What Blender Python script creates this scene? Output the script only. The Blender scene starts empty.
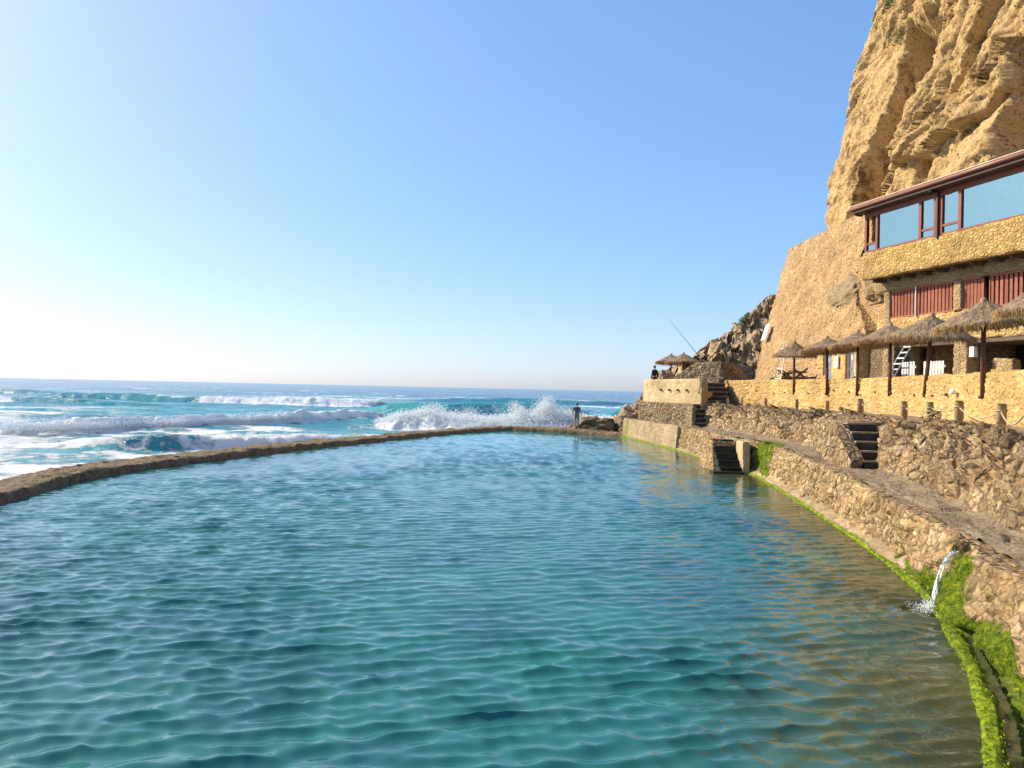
import bpy, math, random
import numpy as np
from mathutils import Vector, Matrix
random.seed(7); RNG = np.random.default_rng(7)
R_ = math.radians
S = bpy.context.scene
C = S.collection

# ------------------------------------------------------------------ noise
def _h(ix, iy, iz, seed=0):
    n = (ix.astype(np.int64)*374761393 + iy.astype(np.int64)*668265263 + iz.astype(np.int64)*2147483647 + seed*1274126177) & 0xFFFFFFFF
    n = ((n ^ (n >> 13))*1274126177) & 0xFFFFFFFF
    n = ((n ^ (n >> 16))*2246822519) & 0xFFFFFFFF
    return ((n ^ (n >> 15)) & 0xFFFFFF)/16777216.0
def vnoise(x, y, z=0.0, seed=0):
    x, y, z = np.broadcast_arrays(np.asarray(x, float), np.asarray(y, float), np.asarray(z, float))
    ix, iy, iz = np.floor(x), np.floor(y), np.floor(z)
    fx, fy, fz = x-ix, y-iy, z-iz
    fx, fy, fz = [f*f*f*(f*(f*6-15)+10) for f in (fx, fy, fz)]
    r = 0
    for a in (0, 1):
        for b in (0, 1):
            for c in (0, 1):
                r = r + _h(ix+a, iy+b, iz+c, seed)*(fx if a else 1-fx)*(fy if b else 1-fy)*(fz if c else 1-fz)
    return r*2-1
def fbm(x, y, z=0.0, o=4, seed=0, gain=.5):
    r, a, f = 0, 1, 1
    for k in range(o):
        r = r + a*vnoise(np.asarray(x)*f, np.asarray(y)*f, np.asarray(z)*f, seed+k*17); a *= gain; f *= 2.03
    return r
def worley(x, y, z=0.0, seed=0):
    x, y, z = np.broadcast_arrays(np.asarray(x, float), np.asarray(y, float), np.asarray(z, float))
    ix, iy, iz = np.floor(x), np.floor(y), np.floor(z)
    f1 = np.full(x.shape, 9.); f2 = f1.copy(); cid = np.zeros(x.shape)
    for a in (-1, 0, 1):
        for b in (-1, 0, 1):
            for c in (-1, 0, 1):
                jx, jy, jz = ix+a, iy+b, iz+c
                d = np.sqrt((jx+_h(jx, jy, jz, seed)-x)**2+(jy+_h(jx, jy, jz, seed+1)-y)**2+(jz+_h(jx, jy, jz, seed+2)-z)**2)
                m = d < f1
                f2 = np.where(m, f1, np.minimum(f2, d)); cid = np.where(m, _h(jx, jy, jz, seed+3), cid); f1 = np.where(m, d, f1)
    return f1, f2, cid
def facet(x, y, z=0.0, seed=0, tilt=1.0, jump=.5):
    """broken rock: every cell is a plane of its own tilt and height"""
    x, y, z = np.broadcast_arrays(np.asarray(x, float), np.asarray(y, float), np.asarray(z, float))
    ix, iy, iz = np.floor(x), np.floor(y), np.floor(z); f1 = np.full(x.shape, 9.); h = np.zeros(x.shape)
    for a in (-1, 0, 1):
        for b in (-1, 0, 1):
            for c in (-1, 0, 1):
                jx, jy, jz = ix+a, iy+b, iz+c
                ex, ey, ez = x-jx-_h(jx, jy, jz, seed), y-jy-_h(jx, jy, jz, seed+1), z-jz-_h(jx, jy, jz, seed+2)
                d = ex*ex+ey*ey+ez*ez; m = d < f1
                v = tilt*((_h(jx, jy, jz, seed+5)-.5)*ex+(_h(jx, jy, jz, seed+6)-.5)*ey+(_h(jx, jy, jz, seed+7)-.5)*ez)*2+jump*(_h(jx, jy, jz, seed+8)-.5)
                h = np.where(m, v, h); f1 = np.where(m, d, f1)
    return h
def sst(a, b, x):
    t = np.clip((np.asarray(x, float)-a)/(b-a), 0, 1); return t*t*(3-2*t)

# ------------------------------------------------------------------ objects
def tag(o, label=None, cat=None, group=None, kind=None):
    if label: o['label'] = label
    if cat: o['category'] = cat
    if group: o['group'] = group
    if kind: o['kind'] = kind
    return o
def link(name, me, mat=None, parent=None):
    o = bpy.data.objects.new(name, me); C.objects.link(o)
    if mat is not None: me.materials.append(mat)
    if parent is not None: o.parent = parent
    return o
def empty(name, loc, rz=0.0, label=None, cat=None, group=None):
    o = bpy.data.objects.new(name, None); C.objects.link(o)
    o.location = loc; o.rotation_euler = (0, 0, rz); o.empty_display_size = .2
    return tag(o, label, cat, group)
def copy_tree(o, parent=None):
    c = o.copy(); C.objects.link(c)
    if parent is not None: c.parent = parent
    for ch in list(o.children): copy_tree(ch, c)
    return c
def np_mesh(name, V, Fq, smooth=True, attrs=None):
    me = bpy.data.meshes.new(name)
    V = np.asarray(V, np.float32); Fq = np.asarray(Fq, np.int32); k = Fq.shape[1]
    me.vertices.add(len(V)); me.vertices.foreach_set('co', V.ravel())
    me.loops.add(Fq.size); me.loops.foreach_set('vertex_index', Fq.ravel())
    me.polygons.add(len(Fq)); me.polygons.foreach_set('loop_start', np.arange(0, Fq.size, k, dtype=np.int32))
    me.polygons.foreach_set('use_smooth', np.full(len(Fq), smooth))
    me.update(calc_edges=True)
    for n, a in (attrs or {}).items():
        at = me.attributes.new(n, 'FLOAT', 'POINT'); at.data.foreach_set('value', np.asarray(a, np.float32).ravel())
    me.validate()
    return me
def grid_faces(ni, nj, flip=False, close_j=False):
    i, j = np.meshgrid(np.arange(ni-1), np.arange(nj if close_j else nj-1), indexing='ij')
    i = i.ravel(); j = j.ravel(); j2 = (j+1) % nj
    q = np.stack([i*nj+j, (i+1)*nj+j, (i+1)*nj+j2, i*nj+j2], 1)
    return q[:, ::-1] if flip else q
def grid(name, P, mat, parent=None, flip=False, attrs=None, smooth=True, keep=None, close_j=False):
    ni, nj = P.shape[:2]; q = grid_faces(ni, nj, flip, close_j)
    if keep is not None: q = q[keep(P.reshape(-1, 3)[q].mean(1))]
    return link(name, np_mesh(name, P.reshape(-1, 3), q, smooth, attrs), mat, parent)
class MB:
    def __init__(s): s.v = []; s.f = []
    def add(s, v, f):
        b = len(s.v); s.v += [tuple(p) for p in v]; s.f += [tuple(b+i for i in q) for q in f]; return s
    def box(s, c, d, M=None, taper=1.0):
        x, y, z = d[0]/2, d[1]/2, d[2]/2
        v = [Vector((sx*x*(taper if sz > 0 else 1), sy*y*(taper if sz > 0 else 1), sz*z)) for sz in (-1, 1) for sy in (-1, 1) for sx in (-1, 1)]
        v = [(M @ p if M else p)+Vector(c) for p in v]
        return s.add(v, [(0, 2, 3, 1), (4, 5, 7, 6), (0, 1, 5, 4), (2, 6, 7, 3), (0, 4, 6, 2), (1, 3, 7, 5)])
    def b2(s, x0, x1, y0, y1, z0, z1): return s.box(((x0+x1)/2, (y0+y1)/2, (z0+z1)/2), (abs(x1-x0), abs(y1-y0), abs(z1-z0)))
    def bar(s, p, q, w, h):
        p, q = Vector(p), Vector(q); d = q-p
        return s.box((p+q)/2, (w, h, d.length), d.to_track_quat('Z', 'Y').to_matrix())
    def tube(s, pts, r, n=8, cap=True):
        pts = [Vector(p) for p in pts]; rs = r if isinstance(r, (list, tuple)) else [r]*len(pts); rings = []
        for i, p in enumerate(pts):
            d = (pts[min(i+1, len(pts)-1)]-pts[max(i-1, 0)]).normalized()
            m = d.to_track_quat('Z', 'Y').to_matrix()
            rings.append([p+m @ Vector((math.cos(a)*rs[i], math.sin(a)*rs[i], 0)) for a in [2*math.pi*k/n for k in range(n)]])
        v = [p for r_ in rings for p in r_]
        f = [(i*n+k, i*n+(k+1) % n, (i+1)*n+(k+1) % n, (i+1)*n+k) for i in range(len(pts)-1) for k in range(n)]
        if cap: f += [tuple(range(n-1, -1, -1)), tuple((len(pts)-1)*n+k for k in range(n))]
        return s.add(v, f)
    def prism(s, poly, z0, z1):
        n = len(poly)
        v = [(p[0], p[1], z0) for p in poly]+[(p[0], p[1], z1) for p in poly]
        return s.add(v, [tuple(range(n-1, -1, -1)), tuple(range(n, 2*n))]+[(i, (i+1) % n, n+(i+1) % n, n+i) for i in range(n)])
    def build(s, name, mat, parent=None, smooth=False, bevel=0):
        me = bpy.data.meshes.new(name); me.from_pydata(s.v, [], s.f); me.update()
        if smooth: me.polygons.foreach_set('use_smooth', [True]*len(me.polygons))
        o = link(name, me, mat, parent)
        if bevel:
            m = o.modifiers.new('b', 'BEVEL'); m.width = bevel; m.segments = 2; m.limit_method = 'ANGLE'
        return o
def rough_box(name, x0, x1, y0, y1, z0, z1, mat, amp=.03, step=.12, parent=None, seed=0, M=None, fr=3.0, batter=None):
    """a masonry block: a finely divided box whose faces are uneven"""
    V = []; F = []
    def face(o, a, b, la, lb):
        na, nb = max(2, int(la/step)+1), max(2, int(lb/step)+1)
        A, B = np.meshgrid(np.linspace(0, 1, na), np.linspace(0, 1, nb), indexing='ij')
        P = o+A[..., None]*a+B[..., None]*b
        base = sum(len(v) for v in V); V.append(P.reshape(-1, 3)); F.append(grid_faces(na, nb)+base)
    X, Y, Z = x1-x0, y1-y0, z1-z0
    o = np.array([x0, y0, z0], float); ex, ey, ez = np.array([X, 0, 0.]), np.array([0, Y, 0.]), np.array([0, 0, Z])
    face(o, ey, ex, Y, X); face(o+ez, ex, ey, X, Y)
    face(o, ex, ez, X, Z); face(o+ey, ez, ex, Z, X)
    face(o, ez, ey, Z, Y); face(o+ex, ey, ez, Y, Z)
    V = np.concatenate(V); F = np.concatenate(F)
    d = np.stack([fbm(V[:, 0]*fr+k*9.7, V[:, 1]*fr, V[:, 2]*fr, 3, seed+k) for k in range(3)], 1)
    w1, w2, cid = worley(V[:, 0]*fr*1.3, V[:, 1]*fr*1.3, V[:, 2]*fr*1.3, seed)
    c = np.array([(x0+x1)/2, (y0+y1)/2, (z0+z1)/2]); n = (V-c)/np.array([X, Y, Z])
    V = V+d*amp*.7+n*(np.minimum(w2-w1, .3)*3+cid*.6-.8)[:, None]*amp
    if batter is not None: V[:, 0] += batter*(V[:, 2]-z0)
    if M is not None: V = (np.array(M.to_3x3()) @ V.T).T+np.array(M.translation)
    me = np_mesh(name, V, F, True)
    bm_weld(me)
    return link(name, me, mat, parent)
def bm_weld(me, d=1e-4):
    import bmesh
    bm = bmesh.new(); bm.from_mesh(me); bmesh.ops.remove_doubles(bm, verts=bm.verts, dist=d); bm.to_mesh(me); bm.free()
def spline(pts, n=400, p=None):
    P = np.array(pts, float)
    E_ = np.vstack([2*P[0]-P[1], P, 2*P[-1]-P[-2]]); out = []
    for i in range(len(P)-1):
        a, b, c, d = E_[i:i+4]
        for t in np.linspace(0, 1, 24, endpoint=False):
            out.append(.5*(2*b+(c-a)*t+(2*a-5*b+4*c-d)*t*t+(3*b-a-3*c+d)*t**3))
    out.append(P[-1]); out = np.array(out)
    L = np.r_[0, np.cumsum(np.linalg.norm(np.diff(out, axis=0), axis=1))]; L /= L[-1]
    q = np.linspace(0, 1, n) if p is None else p
    return np.stack([np.interp(q, L, out[:, k]) for k in range(P.shape[1])], 1)

# ------------------------------------------------------------------ materials
class NT:
    def __init__(s, name):
        s.m = bpy.data.materials.new(name); s.m.use_nodes = True; s.t = s.m.node_tree
        s.t.nodes.clear(); s.out = s.t.nodes.new('ShaderNodeOutputMaterial')
    def n(s, typ, ins=None, **kw):
        o = s.t.nodes.new('ShaderNode'+typ)
        for k, v in kw.items(): setattr(o, k, v)
        for k, v in (ins or {}).items(): s.set(o.inputs[k], v)
        return o
    def set(s, inp, v):
        if isinstance(v, bpy.types.NodeSocket): s.t.links.new(v, inp)
        else:
            if hasattr(inp.default_value, '__len__') and not hasattr(v, '__len__'): v = [v]*len(inp.default_value)
            if hasattr(inp.default_value, '__len__') and len(inp.default_value) == 4 and len(v) == 3: v = (*v, 1)
            inp.default_value = v
    def pos(s, scale=(1, 1, 1), obj=False):
        g = s.n('TexCoord').outputs['Object'] if obj else s.n('NewGeometry').outputs['Position']
        if tuple(scale) == (1, 1, 1): return g
        return s.n('VectorMath', {0: g, 1: scale}, operation='MULTIPLY').outputs[0]
    def noise(s, vec, scale, detail=4, rough=.55, dist=0.0):
        return s.n('TexNoise', {'Vector': vec, 'Scale': scale, 'Detail': detail, 'Roughness': rough, 'Distortion': dist}).outputs[0]
    def vor(s, vec, scale, feature='F1', rnd=1.0):
        return s.n('TexVoronoi', {'Vector': vec, 'Scale': scale, 'Randomness': rnd}, feature=feature)
    def ramp(s, fac, stops):
        r = s.n('ValToRGB', {'Fac': fac}); e = r.color_ramp.elements
        while len(e) < len(stops): e.new(.5)
        for k, (p, c) in enumerate(stops):
            e[k].position = p; e[k].color = (*c, 1) if hasattr(c, '__len__') else (c, c, c, 1)
        return r.outputs[0]
    def mix(s, fac, a, b, mode='MIX'):
        m = s.n('Mix', data_type='RGBA', blend_type=mode)
        s.set(m.inputs[0], fac); s.set(m.inputs[6], a); s.set(m.inputs[7], b); return m.outputs[2]
    def math(s, op, a, b=0.0, clamp=False):
        m = s.n('Math', operation=op, use_clamp=clamp); s.set(m.inputs[0], a); s.set(m.inputs[1], b); return m.outputs[0]
    def mapr(s, v, a, b, c=0.0, d=1.0):
        return s.n('MapRange', {0: v, 1: a, 2: b, 3: c, 4: d}).outputs[0]
    def attr(s, name): return s.n('Attribute', attribute_name=name).outputs['Fac']
    def bump(s, h, strength=.5, dist=.05, normal=None):
        ins = {'Height': h, 'Strength': strength, 'Distance': dist}
        if normal is not None: ins['Normal'] = normal
        return s.n('Bump', ins).outputs[0]
    def pbsdf(s, col, rough=.85, normal=None, **kw):
        ins = {'Base Color': col, 'Roughness': rough}
        if normal is not None: ins['Normal'] = normal
        for k, v in kw.items(): ins[k.replace('_', ' ')] = v
        b = s.n('BsdfPrincipled', ins); s.t.links.new(b.outputs[0], s.out.inputs[0]); return b
def flat_mat(name, col, rough=.6, vary=.25, sc=6, bump=.15, metal=0.0, obj=True):
    t = NT(name); p = t.pos(obj=obj)
    a = t.noise(p, sc, 5); c = t.mix(t.mapr(a, .3, .7), tuple(x*(1-vary) for x in col), tuple(min(1, x*(1+vary)) for x in col))
    t.pbsdf(c, rough, t.bump(t.noise(p, sc*8, 4), bump, .01), Metallic=metal, **{'Specular IOR Level': .3}); return t.m
MOSS1, MOSS2 = (.085, .140, .006), (.38, .40, .014)
def stone_mat(name, cols, mortar, scale, edge=.06, bump=.6, moss=False, stain=None, pits=0.0, warp=.35, squash=(1, 1, 1.25), vary=.35, soft=.35, wet=0.0, bd=.05):
    t = NT(name); p0 = t.pos(); p = t.pos(squash)
    w = t.n('TexNoise', {'Vector': p, 'Scale': scale*.8, 'Detail': 2.0}).outputs['Color']
    p = t.n('VectorMath', {0: p, 1: t.n('VectorMath', {0: w, 1: (warp/scale,)*3}, operation='MULTIPLY').outputs[0]}, operation='ADD').outputs[0]
    v = t.vor(p, scale); e = t.vor(p, scale, 'DISTANCE_TO_EDGE').outputs['Distance']
    rnd = t.n('SeparateColor', {0: v.outputs['Color']}).outputs[0]
    c = t.ramp(rnd, [(i/(len(cols)-1), x) for i, x in enumerate(cols)])
    n1 = t.noise(p0, scale*4.5, 5, .65); n2 = t.noise(p0, .55, 4, .6)
    c = t.mix(1.0, c, t.ramp(n1, [(.25, 1-vary), (.75, 1+vary*.6)]), 'MULTIPLY')
    c = t.mix(1.0, c, t.ramp(n2, [(.3, .62), (.7, 1.22)]), 'MULTIPLY')
    em = t.mapr(e, edge*.3, edge*(1+soft), 1, 0)
    c = t.mix(em, c, mortar)
    if pits:
        pv = t.vor(p0, scale*.9).outputs['Distance']; pm = t.math('MULTIPLY', t.mapr(pv, .10, .2, 1, 0), t.mapr(t.noise(p0, 1.3), .45, .62))
        c = t.mix(t.math('MULTIPLY', pm, pits), c, (.04, .03, .02))
    if stain is not None:
        st = t.noise(t.pos((1.6, 1.6, .22)), 1.2, 5, .65); c = t.mix(t.mapr(st, .52, .72, 0, .8), c, stain)
    h = t.math('ADD', t.math('MULTIPLY', t.math('MINIMUM', e, .28), 2.4), t.math('MULTIPLY', n1, .55))
    h = t.math('ADD', h, t.math('MULTIPLY', rnd, .35))
    rough = .92
    if moss:
        mk = t.math('ADD', t.attr('moss'), t.math('MULTIPLY', t.math('SUBTRACT', t.noise(t.pos((1, 1, .35)), 5, 5, .7), .5), 1.1))
        mm = t.mapr(mk, .42, .62); mn = t.noise(p0, 9, 4, .7)
        c = t.mix(mm, c, t.ramp(mn, [(.28, (.012, .03, .003)), (.42, MOSS1), (.56, (.19, .25, .008)), (.70, MOSS2)]))
        h = t.math('ADD', h, t.math('MULTIPLY', mm, t.noise(p0, 45, 3, .7)))
        dk = t.attr('wet_shade'); c = t.mix(dk, c, (.022, .018, .012))
    t.pbsdf(c, rough, t.bump(h, bump, bd), **{'Specular IOR Level': .2}); return t.m
def rock_mat(name, cols, scale=1.0, bump=.8, strat=(1, 1, 1), moss=False, crack=.3, bd=.12, pit=.5, lo=.34, wd=.32):
    t = NT(name); p0 = t.pos(); p = t.pos(strat)
    a = t.noise(p, .5*scale, 8, .62, .6); b = t.noise(p0, 2.6*scale, 6, .7, .3); g = t.noise(p0, 11*scale, 4, .7)
    m = t.math('ADD', t.math('MULTIPLY', a, .6), t.math('MULTIPLY', b, .4))
    c = t.ramp(m, [(lo+wd*i/(len(cols)-1), x) for i, x in enumerate(cols)])
    c = t.mix(1.0, c, t.ramp(g, [(.28, .6), (.72, 1.22)]), 'MULTIPLY')
    v = t.vor(p0, 2.2*scale).outputs['Distance']; v2 = t.vor(t.n('VectorMath', {0: p0, 1: t.n('VectorMath', {0: t.n('TexNoise', {'Vector': p0, 'Scale': 1.5*scale}).outputs['Color'], 1: (.6/scale,)*3}, operation='MULTIPLY').outputs[0]}, operation='ADD').outputs[0], 1.1*scale, 'DISTANCE_TO_EDGE').outputs['Distance']
    c = t.mix(t.mapr(v2, .0, .05, crack, 0), c, (.07, .05, .03))
    pv = t.vor(p, 4.6*scale).outputs['Distance']; pm = t.math('MULTIPLY', t.mapr(pv, .12, .30, 1, 0), t.mapr(t.noise(p0, 1.1*scale), .40, .60))
    c = t.mix(t.math('MULTIPLY', pm, pit), c, (.055, .04, .025)); g = t.math('SUBTRACT', g, t.math('MULTIPLY', pm, pit))
    h = t.math('ADD', t.math('MULTIPLY', b, 1.2), t.math('ADD', t.math('MULTIPLY', g, .45), t.math('ADD', t.math('MULTIPLY', v, -.35), t.math('MULTIPLY', t.math('MINIMUM', v2, .08), 12*crack))))
    if moss:
        mk = t.math('ADD', t.attr('moss'), t.math('MULTIPLY', t.math('SUBTRACT', t.noise(p0, 4, 5, .7), .5), 1.1))
        mm = t.mapr(mk, .42, .62)
        c = t.mix(mm, c, t.ramp(t.noise(p0, 9, 5, .75), [(.28, (.012, .03, .003)), (.42, MOSS1), (.56, (.19, .25, .008)), (.70, MOSS2)])); h = t.math('ADD', h, t.math('MULTIPLY', mm, t.noise(p0, 40, 3, .7)))
        c = t.mix(t.attr('wet_shade'), c, (.022, .018, .012))
    t.pbsdf(c, .93, t.bump(h, bump, bd), **{'Specular IOR Level': .2}); return t.m

YEL = [(.50, .31, .10), (.62, .42, .17), (.55, .36, .13), (.70, .51, .25)]
M = {}
M['yellow'] = stone_mat('ochre_cladding', YEL, (.52, .36, .16), 4.7, .045, .9, bd=.06, stain=(.46, .27, .09), vary=.45)
M['amber'] = stone_mat('amber_cladding', [(.46, .29, .085), (.56, .37, .125), (.64, .45, .19), (.50, .33, .11), (.42, .25, .08)], (.40, .26, .11), 5.6, .06, 1.0, bd=.06)
M['retain'] = stone_mat('tan_masonry', [(.49, .30, .135), (.59, .385, .19), (.53, .335, .15), (.64, .45, .25), (.42, .255, .12)], (.42, .27, .135), 4.6, .045, 1.0, pits=.9, bd=.09, vary=.5, stain=(.40, .235, .10))
M['rubble'] = stone_mat('grey_rubble', [(.24, .18, .11), (.36, .27, .16), (.30, .22, .13), (.44, .34, .22), (.20, .16, .11)], (.17, .12, .07), 4.2, .08, 1.0, moss=True, stain=(.34, .23, .11), bd=.10)
M['quay'] = stone_mat('quay_rubble', [(.28, .18, .09), (.50, .34, .17), (.40, .265, .13), (.62, .45, .25), (.33, .22, .11), (.68, .51, .30)], (.22, .145, .075), 4.7, .045, .9, moss=True, stain=(.56, .37, .17), pits=1.0, warp=.75, squash=(1, 1, .9), vary=.6, soft=1.2, bd=.10)
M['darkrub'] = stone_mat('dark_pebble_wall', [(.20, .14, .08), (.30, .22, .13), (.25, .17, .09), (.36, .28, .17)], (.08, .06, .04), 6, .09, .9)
M['pillar'] = stone_mat('pillar_stone', [(.42, .29, .14), (.52, .37, .19), (.36, .25, .13)], (.28, .2, .11), 6, .07, .9)
M['cliff'] = rock_mat('cliff_rock', [(.16, .10, .045), (.40, .255, .11), (.60, .41, .19), (.53, .335, .14), (.70, .52, .29)], 1.2, 1.0, (1.0, .8, .8), bd=.13, crack=.0, pit=.9, lo=.38, wd=.25)
M['headland'] = rock_mat('headland_rock', [(.16, .115, .07), (.36, .26, .16), (.50, .37, .23), (.30, .215, .13), (.56, .43, .28)], 1.0, 1.0, bd=.14)
M['slope'] = stone_mat('rough_rock_masonry', [(.21, .14, .08), (.45, .31, .17), (.35, .24, .13), (.57, .41, .235), (.28, .19, .105), (.64, .48, .30)], (.19, .13, .075), 3.8, .045, .9, moss=True, stain=(.50, .34, .17), pits=1.0, warp=1.0, squash=(1, 1, 1.1), vary=.65, soft=1.3, bd=.13)
M['poolwall'] = rock_mat('sea_wall_stone', [(.06, .042, .025), (.22, .155, .09), (.36, .27, .165), (.15, .105, .065), (.52, .41, .28)], 3.2, 1.0, bd=.09, pit=.8)
M['outcrop'] = rock_mat('outcrop_rock', [(.14, .10, .06), (.30, .22, .13), (.44, .32, .18), (.26, .19, .11), (.42, .33, .21)], 1.8, 1.0, (1, 1, 2.0), crack=.1, bd=.12)
M['wetrock'] = rock_mat('wet_rock', [(.07, .055, .04), (.20, .14, .08), (.32, .23, .13), (.14, .10, .06)], 1.6, 1.0, bd=.08)
M['path'] = rock_mat('worn_paving', [(.14, .10, .065), (.27, .20, .125), (.36, .275, .175), (.22, .16, .10), (.42, .33, .22)], 2.2, .9, (1, .45, 1), moss=True, bd=.06)
M['prom'] = rock_mat('promenade_paving', [(.20, .15, .10), (.30, .23, .16), (.36, .28, .2)], 2.0, .5)
M['concrete'] = stone_mat('pale_concrete', [(.52, .39, .21), (.58, .45, .26), (.48, .35, .18)], (.44, .32, .16), 2.2, .03, .5, stain=(.42, .25, .09), squash=(1, 1, 1.6), vary=.3)
M['oldconc'] = stone_mat('old_concrete', [(.36, .27, .16), (.44, .33, .20), (.32, .23, .13)], (.25, .18, .10), 2.6, .05, .6, moss=True, stain=(.40, .25, .11), vary=.5, pits=.6)
M['plaster'] = rock_mat('stained_plaster', [(.36, .25, .13), (.52, .37, .20), (.58, .43, .25)], 1.2, .5, (1, 1, .4), crack=.0, pit=.4, bd=.05)
M['step'] = flat_mat('shade_dark_step', (.050, .040, .030), .75, .5, 3, .5, obj=False)  # dark colour holds the shade of the risers; treads stay pale
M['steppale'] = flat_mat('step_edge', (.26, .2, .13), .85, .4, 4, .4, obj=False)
M['blackstep'] = flat_mat('algae_shade_step', (.022, .022, .014), .5, .5, 4, .4, obj=False)  # black algae tone that also carries the risers' shade
M['wood'] = flat_mat('bollard_wood', (.36, .24, .11), .8, .35, 5, .4)
M['palewood'] = flat_mat('bleached_wood', (.56, .46, .33), .8, .2, 5, .3)
M['pole'] = flat_mat('pole_wood', (.115, .052, .028), .65, .35, 5, .25)
M['brownwood'] = flat_mat('table_wood', (.13, .065, .035), .75, .3, 5, .3)
M['rope'] = flat_mat('rope_fibre', (.42, .34, .22), .9, .2, 30, .4)
M['white'] = flat_mat('white_paint', (.78, .76, .70), .5, .08, 4, .1)
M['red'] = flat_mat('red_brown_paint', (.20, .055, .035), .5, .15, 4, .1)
M['slat'] = flat_mat('red_slat_paint', (.33, .105, .058), .6, .22, 3, .15)
M['gutter'] = flat_mat('gutter_metal', (.26, .12, .085), .35, .1, 4, .05)
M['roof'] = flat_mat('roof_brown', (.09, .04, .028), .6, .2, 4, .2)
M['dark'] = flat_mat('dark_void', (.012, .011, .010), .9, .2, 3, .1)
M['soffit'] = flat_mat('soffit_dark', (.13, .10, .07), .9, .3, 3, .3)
M['inner'] = flat_mat('room_wall', (.62, .58, .50), .8, .06, 1, .1)
M['floor'] = flat_mat('terrace_tile', (.36, .27, .18), .85, .2, 3, .3, obj=False)
M['door'] = flat_mat('grey_door', (.20, .22, .25), .45, .15, 3, .1)
M['frame'] = flat_mat('door_frame', (.10, .065, .04), .6, .2, 3, .2)
M['metal'] = flat_mat('aluminium', (.70, .70, .68), .4, .1, 5, .05, .3)
M['rod'] = flat_mat('rod_carbon', (.05, .05, .06), .35, .1, 5, .05)
M['skin'] = flat_mat('skin', (.42, .25, .17), .6, .08, 20, .05)
M['hair'] = flat_mat('hair', (.02, .015, .012), .7, .2, 40, .3)
M['teal'] = flat_mat('shirt_cloth', (.075, .10, .115), .85, .15, 20, .2)
M['navy'] = flat_mat('navy_cloth', (.022, .028, .045), .85, .15, 20, .2)
M['short'] = flat_mat('shorts_cloth', (.20, .17, .14), .85, .15, 20, .2)
M['shoe'] = flat_mat('shoe_white', (.55, .53, .5), .7, .1, 20, .1)
M['leaf'] = flat_mat('shrub_leaf', (.07, .12, .03), .7, .4, 8, .1, obj=False)
M['bird'] = flat_mat('gull_feather', (.12, .12, .13), .8, .2, 8, .1)
def thatch(name, a, b):
    t = NT(name); p = t.pos(obj=True); q = t.n('VectorMath', {0: p, 1: (1, 1, .35)}, operation='MULTIPLY').outputs[0]
    n = t.noise(q, 34, 5, .75); n2 = t.noise(p, 4.5, 4, .6)
    c = t.mix(t.mapr(n, .3, .7), a, b); c = t.mix(1.0, c, t.ramp(n2, [(.3, .65), (.7, 1.2)]), 'MULTIPLY')
    t.pbsdf(c, .95, t.bump(n, 1.0, .03), **{'Specular IOR Level': .1}); return t.m
M['thatch'] = thatch('thatch_grey', (.16, .112, .072), (.52, .385, .25))
M['fringe'] = thatch('thatch_fringe', (.22, .12, .045), (.58, .37, .16))
def moss_mat():
    t = NT('moss_green'); p = t.pos()
    c = t.ramp(t.noise(p, 6, 4, .7), [(.3, (.06, .11, .005)), (.5, (.17, .24, .008)), (.7, MOSS2)])
    t.pbsdf(c, .8, t.bump(t.noise(p, 60, 3, .7), .8, .02), **{'Specular IOR Level': .3}); return t.m
M['moss'] = moss_mat()
def glass_mat():
    t = NT('window_glass')
    g = t.n('BsdfGlossy', {'Color': (.46, .74, .74), 'Roughness': .02, 'Normal': t.bump(t.noise(t.pos((1, 1, 2.5)), .9, 3), .12, .10)})
    tr = t.n('BsdfTransparent', {'Color': (.50, .72, .74)})
    fr = t.n('Fresnel', {'IOR': 1.5}).outputs[0]
    m = t.n('MixShader', {0: t.mapr(fr, 0, 1, .50, 1.0), 1: tr.outputs[0], 2: g.outputs[0]}); t.t.links.new(m.outputs[0], t.out.inputs[0]); return t.m
M['glass'] = glass_mat()
def pool_mat():
    t = NT('pool_water'); p = t.pos()
    big = t.noise(p, .16, 3, .5, .4); mid = t.noise(p, .55, 4, .6, .5)
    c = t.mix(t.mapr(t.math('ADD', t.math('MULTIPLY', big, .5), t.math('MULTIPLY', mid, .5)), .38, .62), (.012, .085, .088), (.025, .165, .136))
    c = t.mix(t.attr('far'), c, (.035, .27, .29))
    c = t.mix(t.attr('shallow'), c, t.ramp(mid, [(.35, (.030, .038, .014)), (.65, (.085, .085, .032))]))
    b = t.math('ADD', t.noise(t.pos((1.0, 2.2, 1)), 3.4, 4, .62), t.math('MULTIPLY', t.noise(t.pos((1.0, 1.9, 1)), 1.3, 2), .7))
    t.pbsdf(c, .04, t.bump(b, .10, .05), IOR=1.33, **{'Specular IOR Level': .78}); return t.m
M['pool'] = pool_mat()
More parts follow.
